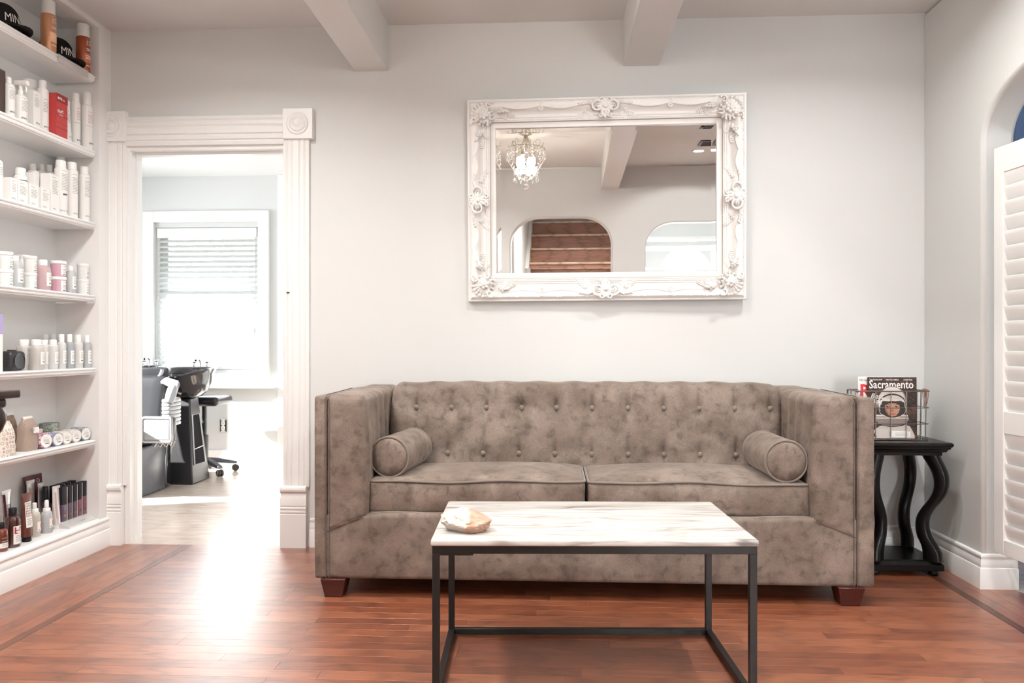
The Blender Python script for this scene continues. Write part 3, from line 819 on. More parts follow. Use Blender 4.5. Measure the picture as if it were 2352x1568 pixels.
def crystal_mat():
    k = bpy.data.materials.new('peach_quartz'); k.use_nodes = True
    nt = k.node_tree; b = nt.nodes['Principled BSDF']
    src = nt.nodes.new('ShaderNodeTexCoord').outputs['Object']
    n = tex(nt, src, (1, 1, 1), 9.0, 3, 0.5)
    sx = nt.nodes.new('ShaderNodeSeparateXYZ'); nt.links.new(src, sx.inputs[0])
    f = math_n(nt, 'ADD', math_n(nt, 'MULTIPLY', sx.outputs[0], 7.0), n.outputs[0])
    c = ramp(nt, f, [(0.30, (0.62, 0.575, 0.53)), (0.50, (0.58, 0.50, 0.44)), (0.62, (0.50, 0.29, 0.20)), (0.95, (0.54, 0.38, 0.30))])
    g = tex(nt, src, (1, 1, 1), 60, 4, 0)
    c = mixc(nt, 0.5, c, ramp(nt, g.outputs[0], [(0.3, (0.8, 0.78, 0.76)), (0.7, (1.05, 1.05, 1.05))]), 'MULTIPLY')
    nt.links.new(c, b.inputs['Base Color']); b.inputs['Roughness'].default_value = 0.4
    b.inputs['Subsurface Weight'].default_value = 0.15; b.inputs['Subsurface Radius'].default_value = (0.02, 0.012, 0.009)
    bp = nt.nodes.new('ShaderNodeBump'); bp.inputs['Strength'].default_value = 0.4; bp.inputs['Distance'].default_value = 0.004
    nt.links.new(g.outputs[0], bp.inputs['Height']); nt.links.new(bp.outputs[0], b.inputs['Normal'])
    return k

def build_crystal():
    bm = bmesh.new()
    bmesh.ops.create_icosphere(bm, subdivisions=4, radius=1)
    rnd = random.Random(5)
    # chunky facets: cut by random planes, then jagged clusters on top
    planes = []
    for i in range(34):
        d = V((rnd.uniform(-1, 1), rnd.uniform(-1, 1), rnd.uniform(-0.8, 1))).normalized()
        planes.append((d, rnd.uniform(0.74, 0.90)))
    for v in bm.verts:
        p = v.co.copy()
        r = 1.0
        for d, h in planes:
            q = p.dot(d)
            if q > 0.05: r = min(r, h / q)
        r *= 1 + 0.10 * noise.noise(p * 2.3 + V((1, 5, 2))) + 0.07 * noise.noise(p * 6 + V((3, 1, 2))) + 0.03 * noise.noise(p * 14)
        q = p * r
        q.z = max(q.z, -0.62)
        q.x *= 0.088; q.y *= 0.060; q.z *= 0.040 * (1 - 0.22 * max(0, q.x / 0.088))
        if q.z < 0: q.x = q.x * (1 + 5.0 * q.z) + 0.10 * -q.z; q.y *= 1 + 4 * q.z
        v.co = q
    zmin = min(v.co.z for v in bm.verts)
    for v in bm.verts:
        v.co.z -= zmin
        if v.co.z < 0.006: v.co.z = max(0, v.co.z - 0.002)
    zmin = min(v.co.z for v in bm.verts)
    me = bpy.data.meshes.new('crystal_rock'); bm.to_mesh(me); bm.free()
    me.materials.append(crystal_mat())
    me.polygons.foreach_set('use_smooth', [True] * len(me.polygons)); me.set_sharp_from_angle(angle=R(14))
    o = bpy.data.objects.new('crystal_rock', me); COL.objects.link(o)
    o.location = (-0.250, 2.222, 0.461 - zmin - 0.0004); o.rotation_euler = (0, 0, R(-6))
    tag(o, 'rough white and peach crystal chunk on the marble coffee table', 'crystal')
build_crystal()

# ---------------------------------------------------------------- black side table
def build_side_table():
    cx, cy = 1.535, 3.536
    t = thing('side_table', 'black lacquered side table with curvy lyre legs in the corner', 'table', (cx, cy, 0))
    hx, hy = 0.176, 0.176
    rings = []
    for o, z in ((-0.03, 0.527), (-0.03, 0.540), (-0.018, 0.544), (-0.014, 0.552), (-0.006, 0.558), (-0.004, 0.565), (0.0, 0.568), (0.003, 0.575), (0.002, 0.582), (-0.003, 0.585)):
        rings.append([(sx * (hx + o), sy * (hy + o), z) for sx, sy in ((-1, -1), (1, -1), (1, 1), (-1, 1))])
    MB().loft(rings).obj('table_top', BLACKW, t, smooth=20)
    # S-curved legs: centre offset along the diagonal and width, by height
    prof = [(0.085, 0.006, 0.074), (0.10, 0.004, 0.070), (0.13, -0.008, 0.060), (0.17, -0.030, 0.052), (0.21, -0.038, 0.048), (0.25, -0.034, 0.046), (0.29, -0.014, 0.046), (0.33, 0.014, 0.047), (0.37, 0.034, 0.049), (0.41, 0.040, 0.052), (0.45, 0.034, 0.056), (0.485, 0.018, 0.060), (0.51, 0.004, 0.064), (0.53, -0.004, 0.066)]
    pr = []
    for i in range(len(prof) - 1):
        p0, p1, p2, p3 = prof[max(i - 1, 0)], prof[i], prof[i + 1], prof[min(i + 2, len(prof) - 1)]
        for k in range(5):
            f = k / 5
            pr.append(tuple(0.5 * (2 * p1[q] + (p2[q] - p0[q]) * f + (2 * p0[q] - 5 * p1[q] + 4 * p2[q] - p3[q]) * f * f + (3 * p1[q] - p0[q] - 3 * p2[q] + p3[q]) * f ** 3) for q in range(3)))
    pr.append(prof[-1])
    for sx in (-1, 1):
        for sy in (-1, 1):
            d = V((sx, sy, 0)).normalized(); q = V((-d.y, d.x, 0))
            base = V((sx * 0.116, sy * 0.116, 0))
            rings = []
            for z, o, wd in pr:
                c = base + d * o + V((0, 0, z - 0.02 if z < 0.1 else z))
                hw, ht = wd * 0.5, 0.022
                rings.append([c + d * a + q * b for a, b in ((-hw, -ht * 0.7), (-hw * 0.6, -ht), (hw * 0.6, -ht), (hw, -ht * 0.7), (hw, ht * 0.7), (hw * 0.6, ht), (-hw * 0.6, ht), (-hw, ht * 0.7))])
            MB().loft(rings).obj('leg', BLACKW, t, smooth=65)
    b = MB(); rings = []
    for o, z in ((-0.008, 0.022), (0.0, 0.026), (0.0, 0.05), (-0.006, 0.056), (-0.012, 0.064), (-0.022, 0.068)):
        rings.append([(sx * (0.158 + o), sy * (0.140 + o), z) for sx, sy in ((-1, -1), (1, -1), (1, 1), (-1, 1))])
    b.loft(rings).obj('base_shelf', BLACKW, t, smooth=20)
    for sx in (-1, 1):
        for sy in (-1, 1):
            MB().lathe([(0.012, 0), (0.02, 0.004), (0.022, 0.012), (0.018, 0.022)], 14, M.Translation((sx * 0.126, sy * 0.108, 0))).obj('foot', BLACKW, t)
build_side_table()

# ---------------------------------------------------------------- wire basket with magazines
def build_basket():
    ox, oy, oz = 1.505, 3.515, 0.5855
    t = thing('wire_basket', 'wire magazine basket standing on the black side table', 'basket', (ox, oy, oz))
    x0, x1, y0, y1, h = -0.150, 0.150, -0.068, 0.075, 0.216
    def loop(z, g=0.0, r=0.002):
        pts = []
        for (qx, qy, a0) in ((x1 + g - 0.02, y0 - g + 0.02, -90), (x1 + g - 0.02, y1 + g - 0.02, 0), (x0 - g + 0.02, y1 + g - 0.02, 90), (x0 - g + 0.02, y0 - g + 0.02, 180)):
            for k in range(5):
                a = R(a0 + 22.5 * k); pts.append((qx + 0.02 * math.cos(a), qy + 0.02 * math.sin(a), z))
        return MB().tube(pts, r, 6, loop=True)
    for i, z in enumerate((0.003, 0.072, 0.143)):
        loop(z, 0.004 * z / h).obj('wire_ring', WIRE, t)
    rim = loop(h, 0.004, 0.0032)
    rim.obj('rim', WIRE, t)
    for x in (-0.149, -0.082, -0.016, 0.050, 0.114):
        MB().tube([(x, y0 - 0.0045, h), (x, y0 - 0.001, 0.004), (x, y0 + 0.004, 0.0025), (x, y1 - 0.004, 0.0025), (x, y1 + 0.001, 0.004), (x, y1 + 0.0045, h)], 0.0018, 6).obj('wire_upright', WIRE, t)
    for y in (-0.03, 0.02, 0.055):
        MB().tube([(x0 - 0.0045, y, h), (x0 - 0.001, y, 0.004), (x0 + 0.004, y, 0.0025), (x1 - 0.004, y, 0.0025), (x1 + 0.001, y, 0.004), (x1 + 0.0045, y, h)], 0.0018, 6).obj('wire_upright', WIRE, t)
    kn = MB().ball((x0 - 0.012, y0 - 0.004, h), 0.0065, 12, 8); kn.tube([(x0 - 0.012, y0 - 0.004, h), (x0 + 0.01, y0 - 0.004, h)], 0.003, 6)
    kn.obj('knob', WIRE, t)
    hb = MB()
    for k in range(3):
        yy = -0.02 + 0.014 * k; xx = x1 + 0.006
        hb.tube([(xx, yy, h + 0.008), (xx + 0.012, yy, h + 0.004), (xx + 0.013, yy + 0.002, h - 0.02), (xx + 0.008, yy + 0.004, h - 0.06 - 0.01 * k), (xx + 0.004, yy + 0.003, h - 0.03), (xx, yy, h + 0.006)], 0.0017, 6)
    hb.obj('handle_loop', COPPER, t)
    return ox, oy, oz
BX, BY, BZ = build_basket()

def flat_mat(n, c): return mat('print_' + n, c, 0.35, var=0.04, scale=40)
def star_mat():
    k = bpy.data.materials.new('cover_starfield'); k.use_nodes = True
    nt = k.node_tree; b = nt.nodes['Principled BSDF']
    src = nt.nodes.new('ShaderNodeTexCoord').outputs['Object']
    n = tex(nt, src, (1, 1, 1), 260, 2, 0)
    m = tex(nt, src, (1, 1, 1), 22, 4, 0.6)
    c = ramp(nt, m.outputs[0], [(0.35, (0.018, 0.010, 0.008)), (0.55, (0.05, 0.028, 0.022)), (0.72, (0.16, 0.07, 0.05))])
    s_ = ramp(nt, n.outputs[0], [(0.62, (0, 0, 0)), (0.72, (0.6, 0.5, 0.45))])
    nt.links.new(mixc(nt, 1.0, c, s_, 'ADD'), b.inputs['Base Color']); b.inputs['Roughness'].default_value = 0.3
    return k
PAGES = mat('page_edges', (0.74, 0.72, 0.68), 0.7, var=0.1, scale=200, stretch=(1, 1, 0.02))
WHITEP = flat_mat('white', (0.86, 0.85, 0.83)); REDP = flat_mat('red', (0.70, 0.03, 0.04)); BLKP = flat_mat('black', (0.012, 0.012, 0.012))
GREYPR = flat_mat('grey', (0.30, 0.30, 0.30)); CREAMP = flat_mat('cream', (0.72, 0.66, 0.58)); ORANGEP = flat_mat('orange', (0.85, 0.12, 0.06))
PALEG = flat_mat('pale_grey', (0.60, 0.60, 0.60))

def magazine(label, x, y, wd, hh, thick, tiltx, rotz, cover, dz=0.0):
    t = thing('magazine', label, 'magazine', (x, y, BZ + 0.0055 + dz), rotz, 'magazines in the wire basket')
    t.rotation_euler = (R(tiltx), 0, rotz)
    MB().box(-wd / 2 + 0.001, wd / 2 - 0.002, 0.0006, thick - 0.0006, 0.001, hh - 0.0015).obj('pages', PAGES, t)
    MB().box(-wd / 2, wd / 2, 0, 0.0006, 0, hh).add([], []).box(-wd / 2, wd / 2, thick - 0.0006, thick, 0, hh).box(-wd / 2, -wd / 2 + 0.0008, 0.0006, thick - 0.0006, 0, hh).obj('cover', cover, t, smooth=0)
    return t

def build_magazines():
    W_, H_ = 0.212, 0.272
    t = magazine('front magazine with an astronaut in a white helmet on its dark starry cover', 1.4995, BY - 0.0625, W_, H_, 0.006, -1.2, R(1.0), star_mat())
    lay = [0]
    def P(u, v, d): return (-W_ / 2 + u * W_, -0.0002 - 0.00022 * d, v * H_)
    def poly(name, pts, m, d):
        b = MB(); b.add([P(u, v, d) for u, v in pts], [tuple(range(len(pts)))]); return b.obj(name, m, t, smooth=0)
    def ell(cx, cy, rx, ry, a0=0, a1=360, n=28):
        p = [(cx + rx * math.cos(R(a0 + (a1 - a0) * i / n)), cy + ry * math.sin(R(a0 + (a1 - a0) * i / n))) for i in range(n + (0 if a1 - a0 == 360 else 1))]
        return p
    HW = flat_mat('helmet', (0.66, 0.62, 0.58)); HG = flat_mat('helmet_grey', (0.23, 0.19, 0.17)); HD = flat_mat('visor_dark', (0.03, 0.022, 0.02))
    SK = flat_mat('skin', (0.50, 0.27, 0.18)); SK2 = flat_mat('skin_shade', (0.32, 0.155, 0.10)); LIP = flat_mat('lips', (0.45, 0.10, 0.08)); HAIR = flat_mat('hair', (0.025, 0.014, 0.010))
    SUIT = flat_mat('suit', (0.60, 0.54, 0.50)); RING = flat_mat('ring_highlight', (0.75, 0.68, 0.62))
    poly('suit_print', [(0.02, 0.01), (0.08, 0.12), (0.22, 0.20), (0.40, 0.25), (0.72, 0.25), (0.86, 0.20), (0.95, 0.06), (0.95, 0.01)], SUIT, 1)
    poly('suit_strap_print', [(0.02, 0.17), (0.06, 0.17), (0.18, 0.03), (0.13, 0.03)], HD, 2)
    poly('collar_print', [(0.10, 0.34), (0.13, 0.28), (0.25, 0.22), (0.48, 0.19), (0.70, 0.21), (0.81, 0.26), (0.83, 0.34), (0.80, 0.46), (0.18, 0.46)], HD, 2)
    for k, (cy, c) in enumerate(((0.40, HG), (0.385, RING), (0.365, HG), (0.345, RING), (0.33, HG))):
        poly('collar_ring_print', ell(0.485, cy, 0.325 + 0.006 * k, 0.125, 180, 360, 22), c, 3 + k * 0.6)
    poly('helmet_print', ell(0.495, 0.60, 0.30, 0.255), HG, 6.5)
    poly('helmet_print', ell(0.490, 0.605, 0.278, 0.24), HW, 7)
    poly('helmet_stripe_print', ell(0.50, 0.59, 0.265, 0.145), HD, 7.5)
    poly('helmet_stripe_print', ell(0.50, 0.575, 0.255, 0.135), HW, 8)
    poly('visor_print', [(0.24, 0.50), (0.26, 0.58), (0.30, 0.615), (0.48, 0.605), (0.66, 0.62), (0.74, 0.59), (0.755, 0.50), (0.73, 0.43), (0.66, 0.37), (0.50, 0.345), (0.35, 0.37), (0.27, 0.43)], HD, 8.6)
    b = MB().tube([P(u, v, 9) for u, v in ell(0.495, 0.475, 0.275, 0.135, 160, 385, 30)], 0.0011, 5); b.obj('visor_rim_print', RING, t)
    poly('hair_print', ell(0.49, 0.515, 0.19, 0.10), HAIR, 9.2)
    face = [(0.34, 0.55), (0.42, 0.575), (0.56, 0.575), (0.635, 0.555), (0.65, 0.49), (0.625, 0.43), (0.57, 0.378), (0.49, 0.362), (0.42, 0.378), (0.365, 0.43), (0.335, 0.49)]
    poly('face_print', face, SK, 9.7)
    poly('face_shade_print', [(0.34, 0.55), (0.38, 0.56), (0.385, 0.47), (0.42, 0.40), (0.49, 0.365), (0.42, 0.378), (0.365, 0.43), (0.335, 0.49)], SK2, 10)
    poly('nose_print', [(0.475, 0.505), (0.455, 0.455), (0.47, 0.442), (0.515, 0.442), (0.53, 0.455)], SK2, 10.2)
    poly('lips_print', [(0.425, 0.405), (0.475, 0.418), (0.50, 0.414), (0.525, 0.418), (0.57, 0.405), (0.525, 0.388), (0.475, 0.388)], LIP, 10.3)
    for sx, cx in ((1, 0.405), (-1, 0.585)):
        poly('eyebrow_print', [(cx - sx * 0.05, 0.553), (cx, 0.565), (cx + sx * 0.045, 0.548), (cx + sx * 0.045, 0.541), (cx, 0.555), (cx - sx * 0.05, 0.546)], HAIR, 10.4)
        poly('eye_print', ell(cx, 0.524, 0.036, 0.0125), HAIR, 10.4)
        poly('eye_white_print', ell(cx + 0.012, 0.523, 0.010, 0.006), SUIT, 10.6)
    poly('address_label_print', [(0.46, 0.03), (0.46, 0.135), (0.86, 0.12), (0.86, 0.03)], WHITEP, 4)
    b = MB()
    for v in (0.055, 0.075, 0.095): b.add([P(0.55, v, 4.6), P(0.82, v, 4.6), P(0.82, v + 0.006, 4.6), P(0.55, v + 0.006, 4.6)], [(0, 1, 2, 3)])
    for k in range(6): b.add([P(0.425 + 0.006 * k, 0.05, 4.6), P(0.428 + 0.006 * k, 0.05, 4.6), P(0.428 + 0.006 * k, 0.12, 4.6), P(0.425 + 0.006 * k, 0.12, 4.6)], [(0, 1, 2, 3)])
    b.obj('label_print', GREYPR, t, smooth=0)
    tb = MB()
    put_text(tb, 'Sacramento', 0.046, lambda x, y: (-W_ / 2 + 0.004 + x * 0.885, P(0, 0, 5.8)[1], 0.822 * H_ + y * 1.08), bold=0.016)
    put_text(tb, 'Best', 0.032, lambda x, y: (-W_ / 2 + 0.008 + x, P(0, 0, 11)[1], 0.655 * H_ + y), shear=0.35, bold=0.014)
    put_text(tb, 'Sac', 0.032, lambda x, y: (-W_ / 2 + 0.016 + x, P(0, 0, 11)[1], 0.573 * H_ + y), shear=0.35, bold=0.014)
    for v, a, c in ((0.548, 0.07, 0.28), (0.525, 0.08, 0.24)):
        tb.add([P(a, v, 11), P(c, v + 0.008, 11), P(c, v + 0.014, 11), P(a, v + 0.006, 11)], [(0, 1, 2, 3)])
    for s_, u in (('TOO MUCH STUFF', 0.03), ('NEW ON CAMPUS', 0.37), ('HOME TEAM', 0.73)):
        put_text(tb, s_, 0.0085, lambda x, y, u=u: (-W_ / 2 + u * W_ + x * 0.78, P(0, 0, 5.8)[1], 0.948 * H_ + y), bold=0.02)
    tb.obj('lettering', WHITEP, t, smooth=0)
    # those behind
    def txt(t, s_, size, x, z, m, wd, bold=0.02, name='lettering'):
        b = MB(); put_text(b, s_, size, lambda a, c: (-wd / 2 + x + a, -0.0008, z + c), bold=bold); b.obj(name, m, t, smooth=0)
    t2 = magazine('white magazine with a big red letter sticking out at the sofa side', 1.462, BY - 0.047, 0.205, 0.274, 0.005, -1.5, R(-1.5), WHITEP, 0.0)
    txt(t2, 'R', 0.078, 0.006, 0.185, REDP, 0.205, 0.03); txt(t2, 'His Last 100', 0.0125, 0.004, 0.255, BLKP, 0.205, 0.006)
    t3 = magazine('red magazine with a white top edge just behind the astronaut cover', 1.492, BY - 0.030, 0.205, 0.268, 0.005, -1.0, R(0), REDP)
    MB().box(-0.1025, 0.1025, -0.0012, -0.0002, 0.255, 0.268).obj('masthead_band', WHITEP, t3)
    t4 = magazine('cream magazine showing only its edge beside the astronaut cover', 1.517, BY - 0.012, 0.208, 0.262, 0.007, -0.6, R(0), CREAMP)
    t5 = magazine('grey magazine with an orange red corner at the wall end of the basket', 1.532, BY + 0.012, 0.204, 0.268, 0.006, -0.4, R(2), PALEG)
    MB().box(0.05, 0.1022, -0.0012, -0.0002, 0.235, 0.268).obj('corner_band', ORANGEP, t5)
    t6 = magazine('dark magazine at the back of the wire basket', 1.525, BY + 0.038, 0.206, 0.25, 0.008, 0.2, R(-1), BLKP)
build_magazines()

# ---------------------------------------------------------------- mirror
def spiral(cx, cz, r0, r1, a0, turns, n=22):
    return [(cx + (r0 + (r1 - r0) * i / n) * math.cos(a0 + turns * 2 * PI * i / n), cz + (r0 + (r1 - r0) * i / n) * math.sin(a0 + turns * 2 * PI * i / n)) for i in range(n + 1)]

def build_mirror():
    hw, hh = 0.669, 0.491
    t = thing('mirror', 'large white ornate rococo mirror hanging above the sofa', 'mirror', (0.253, YB - 0.0235, 1.7125))
    t.rotation_euler = (R(1.43), R(-0.25), R(-0.99))
    # frame profile: (distance inwards, projection)
    prof = [(0.0, 0.0), (0.0, 0.030), (0.003, 0.034), (0.010, 0.035), (0.014, 0.040), (0.022, 0.046), (0.034, 0.046), (0.046, 0.040), (0.060, 0.031), (0.074, 0.025), (0.084, 0.0235), (0.087, 0.0265), (0.091, 0.0265), (0.093, 0.0235), (0.097, 0.0265), (0.101, 0.0265), (0.103, 0.024), (0.107, 0.026), (0.110, 0.024), (0.111, 0.017), (0.114, 0.0165), (0.136, 0.0165), (0.139, 0.0135), (0.139, 0.0)]
    corners = ((-1, -1), (1, -1), (1, 1), (-1, 1))
    rings = [[(sx * (hw - d), -p, sz * (hh - d)) for d, p in prof] for sx, sz in corners]
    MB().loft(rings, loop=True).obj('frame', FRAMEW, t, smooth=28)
    # embossed running pattern on the outer band
    b = MB()
    rnd = random.Random(3)
    for sx, sz, L, horiz in ((0, 1, hw, True), (0, -1, hw, True), (1, 0, hh, False), (-1, 0, hh, False)):
        u = -L + 0.05
        while u < L - 0.05:
            d = 0.024 + rnd.uniform(-0.004, 0.004)
            c = (u, -0.0455, sz * (hh - d)) if horiz else (sx * (hw - d), -0.0455, u)
            a = rnd.uniform(-0.5, 0.5)
            mm = M.Translation(c) @ M.Rotation(a + (0 if horiz else PI / 2), 4, 'Y')
            b.ball((0, 0, 0), (0.006, 0.0022, 0.0022), 6, 4, mm)
            b.ball((0.006, 0, 0.004), (0.003, 0.0018, 0.0018), 6, 4, mm)
            u += 0.0155
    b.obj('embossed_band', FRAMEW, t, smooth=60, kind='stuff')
    # glass: flat centre and a bevelled border that tips inwards
    gx, gz = hw - 0.1375, hh - 0.1375
    bv, dz = 0.0245, 0.0245 * math.tan(R(1.15))
    y0 = -0.006
    b = MB()
    o = [(sx * gx, y0 - dz, sz * gz) for sx, sz in corners]; i_ = [(sx * (gx - bv), y0, sz * (gz - bv)) for sx, sz in corners]
    b.add(o + i_, [(0, 1, 5, 4), (1, 2, 6, 5), (2, 3, 7, 6), (3, 0, 4, 7), (4, 5, 6, 7)])
    b.obj('glass', MIRROR, t, smooth=0)
    # ornaments ---------------------------------------------------------
    def petal(b, c, ang, ln, wd, th, lift=0.0):
        mm = M.Translation(c) @ M.Rotation(-ang, 4, 'Y') @ M.Translation((ln * 0.5, 0, 0)) @ M.Rotation(lift, 4, 'Z')
        b.ball((0, 0, 0), (ln * 0.55, th, wd * 0.5), 8, 6, mm)
    def flower(b, c, r, n=6, th=0.006):
        for k in range(n): petal(b, c, 2 * PI * k / n + 0.3, r, r * 0.75, th)
        b.ball((c[0], c[1] - th * 0.7, c[2]), (r * 0.32, th, r * 0.32), 8, 6)
    def vine(b, c, ang, ln, rnd):
        x, z = c[0], c[2]
        pts = []
        for k in range(7):
            pts.append((x, c[1], z)); x += math.cos(ang) * ln / 6; z += math.sin(ang) * ln / 6; ang += rnd.uniform(-0.25, 0.25)
        b.tube(pts, [0.0022 - 0.0002 * k for k in range(7)], 5)
        for k in range(1, 7):
            for s_ in (-1, 1):
                petal(b, pts[k], ang + s_ * 0.9, 0.017 - 0.0012 * k, 0.008, 0.0025)
    def corner(sx, sz):
        b = MB(); rnd = random.Random(11)
        cx, cz = hw - 0.066, hh - 0.066
        y = -0.046
        # fan shell of lobes opening to the outer corner
        for k in range(9):
            a = R(-22 + 134 * k / 8)
            petal(b, (cx - 0.006, y + 0.004, cz - 0.006), a, 0.058, 0.020, 0.010)
            b.ball((cx - 0.006 + 0.060 * math.cos(a), y, cz - 0.006 + 0.060 * math.sin(a)), (0.008, 0.007, 0.008), 8, 6)
        for k in range(7):
            a = R(150 + 150 * k / 6)
            petal(b, (cx - 0.004, y + 0.006, cz - 0.004), a, 0.040, 0.017, 0.008)
            b.ball((cx - 0.004 + 0.043 * math.cos(a), y + 0.004, cz - 0.004 + 0.043 * math.sin(a)), (0.0065, 0.006, 0.0065), 8, 6)
        flower(b, (cx - 0.002, y - 0.010, cz - 0.002), 0.024, 6, 0.008)
        # C scrolls hugging the shell
        for (ax, az, r0, a0, tr) in ((-0.030, 0.040, 0.020, 2.6, -0.85), (0.040, -0.030, 0.020, -1.0, 0.85), (-0.040, -0.012, 0.014, 3.6, 0.8), (-0.012, -0.040, 0.014, 4.2, -0.8)):
            sp = spiral(cx + ax, cz + az, r0, r0 * 0.3, a0, tr, 16)
            b.tube([(px, y - 0.007, pz) for px, pz in sp], [0.0062 - 0.0035 * i / 16 for i in range(17)], 7)
        # trailing sprays along both sides
        flower(b, (cx - 0.088, y - 0.004, cz + 0.018), 0.016, 5, 0.006)
        flower(b, (cx + 0.018, y - 0.004, cz - 0.088), 0.016, 5, 0.006)
        for k in range(4):
            petal(b, (cx - 0.066 - 0.012 * k, y + 0.001, cz + 0.012 + 0.004 * k), PI + 0.3 * (k - 1), 0.024, 0.012, 0.006)
            petal(b, (cx + 0.012 + 0.004 * k, y + 0.001, cz - 0.066 - 0.012 * k), -PI / 2 + 0.3 * (k - 1), 0.024, 0.012, 0.006)
        vine(b, (cx - 0.085, y + 0.012, cz + 0.016), PI + 0.25, 0.06, rnd); vine(b, (cx - 0.075, y + 0.014, cz + 0.008), PI + 0.5, 0.036, rnd)
        vine(b, (cx + 0.016, y + 0.012, cz - 0.085), -PI / 2 - 0.25, 0.06, rnd); vine(b, (cx + 0.008, y + 0.014, cz - 0.075), -PI / 2 - 0.5, 0.036, rnd)
        b2 = MB().add([((cx + (v.x - cx) * 1.04 - 0.014) * sx, -0.040 + (v.y + 0.040) * 1.5, (cz + (v.z - cz) * 1.04 - 0.014) * sz) for v in b.v], b.f)
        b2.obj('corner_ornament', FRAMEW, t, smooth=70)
    for sx, sz in corners: corner(sx, sz)
    def cartouche(horiz, sg):
        b = MB(); rnd = random.Random(5)
        y = -0.045; c0 = -0.050      # local frame: a along the side, e towards the outside edge
        # shell mask
        for k in range(7):
            a = R(180 + 180 * k / 6)
            petal(b, (0.0, y, c0 + 0.012), a, 0.036, 0.015, 0.009)
        for s_ in (-1, 1):
            sp = spiral(s_ * 0.030, c0 + 0.012, 0.026, 0.008, PI / 2 + s_ * 0.2, -s_ * 1.15, 22)
            b.tube([(px, y - 0.006, pz) for px, pz in sp], [0.0058 - 0.0036 * i / 22 for i in range(23)], 7)
            sp = spiral(s_ * 0.014, c0 + 0.040, 0.012, 0.004, -PI / 2, s_ * 1.1, 16)
            b.tube([(px, y - 0.007, pz) for px, pz in sp], 0.0042, 7)
            sp = spiral(s_ * 0.018, c0 - 0.026, 0.011, 0.004, PI / 2, s_ * 1.0, 14)
            b.tube([(px, y - 0.003, pz) for px, pz in sp], 0.0038, 6)
            b.tube([(s_ * 0.048, y - 0.002, c0 + 0.018), (s_ * 0.062, y, c0 + 0.028), (s_ * 0.080, y + 0.002, c0 + 0.026), (s_ * 0.100, y + 0.004, c0 + 0.018)], [0.006, 0.0055, 0.004, 0.002], 6)
            for k in range(4): petal(b, (s_ * (0.060 + 0.011 * k), y + 0.001, c0 + 0.026 - 0.002 * k), (0.5 if s_ > 0 else PI - 0.5) * 1.0, 0.018, 0.010, 0.005)
            flower(b, (s_ * 0.082, y + 0.010, c0 + 0.000), 0.010, 5, 0.004)
            vine(b, (s_ * 0.070, y + 0.014, c0 + 0.004), (-0.45 if s_ > 0 else PI + 0.45), 0.055, rnd); vine(b, (s_ * 0.062, y + 0.016, c0 - 0.002), (-0.9 if s_ > 0 else PI + 0.9), 0.034, rnd)
        b.ball((0, y + 0.002, c0 + 0.012), (0.034, 0.010, 0.026), 14, 8)
        for k in range(9): petal(b, (0.0, y - 0.004, c0 + 0.030), R(180 + 180 * k / 8), 0.030, 0.009, 0.006)
        b.ball((0, y - 0.004, c0 + 0.036), (0.009, 0.008, 0.013), 10, 6)
        b.ball((0, y - 0.008, c0 + 0.010), (0.013, 0.007, 0.009), 10, 6)
        for k in range(5): petal(b, (0, y, c0 - 0.016), R(-90 + 34 * (k - 2)), 0.024, 0.010, 0.005)
        b.v = [V((v.x * 1.2, -0.038 + (v.y + 0.038) * 1.6, -0.066 + (v.z + 0.050) * 1.1)) for v in b.v]
        if horiz: vs = [(v.x, v.y, sg * (hh + v.z)) for v in b.v]
        else: vs = [(sg * (hw + v.z), v.y, v.x) for v in b.v]
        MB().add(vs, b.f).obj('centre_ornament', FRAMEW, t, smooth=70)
    for h_, sg in ((True, 1), (True, -1), (False, 1), (False, -1)): cartouche(h_, sg)
    # swags: raised scalloped lip of the outer band, scroll in the middle of each half
    def swag(horiz, sg):
        L = hw if horiz else hh
        a0, a1 = 0.115, L - 0.165
        b = MB()
        for s_ in (-1, 1):
            pts = []
            mid = (a0 + a1) / 2
            for seg in ((a0, mid), (mid, a1)):
                for i in range(13):
                    f = i / 12; u = seg[0] + (seg[1] - seg[0]) * f
                    if not horiz and seg[0] == mid: pass
                    d = 0.040 + 0.013 * math.sin(PI * f)
                    pts.append((u, d))
            path = [(s_ * u, -0.0455 + (d - 0.040) * 0.45, -d) for u, d in pts]
            rings = [[(p[0], p[1] + 0.0005, p[2]), (p[0], -0.0468, -0.026), (p[0], -0.0420, -0.024), (p[0], p[1] + 0.006, p[2])] for p in path]
            pieces = [('swag_lip', MB().tube(path, 0.0032, 6)), ('swag_plate', MB().loft(rings))]
            if horiz:
                sp = spiral(s_ * mid, -0.054, 0.0125, 0.003, PI / 2, s_ * 1.5, 22)
                pieces.append(('scroll', MB().tube([(px, -0.047, pz) for px, pz in sp], 0.003, 6)))
                sp = spiral(s_ * mid - s_ * 0.002, -0.030, 0.010, 0.004, -PI / 2, s_ * 0.8, 14)
                pieces.append(('scroll', MB().tube([(px, -0.049, pz) for px, pz in sp], 0.0024, 6)))
            for nm, b in pieces:
                if horiz: vs = [(v.x, v.y, sg * (hh + v.z)) for v in b.v]
                else: vs = [(sg * (hw + v.z), v.y, v.x) for v in b.v]
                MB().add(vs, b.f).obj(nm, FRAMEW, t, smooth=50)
    for h_, sg in ((True, 1), (True, -1), (False, 1), (False, -1)): swag(h_, sg)
build_mirror()

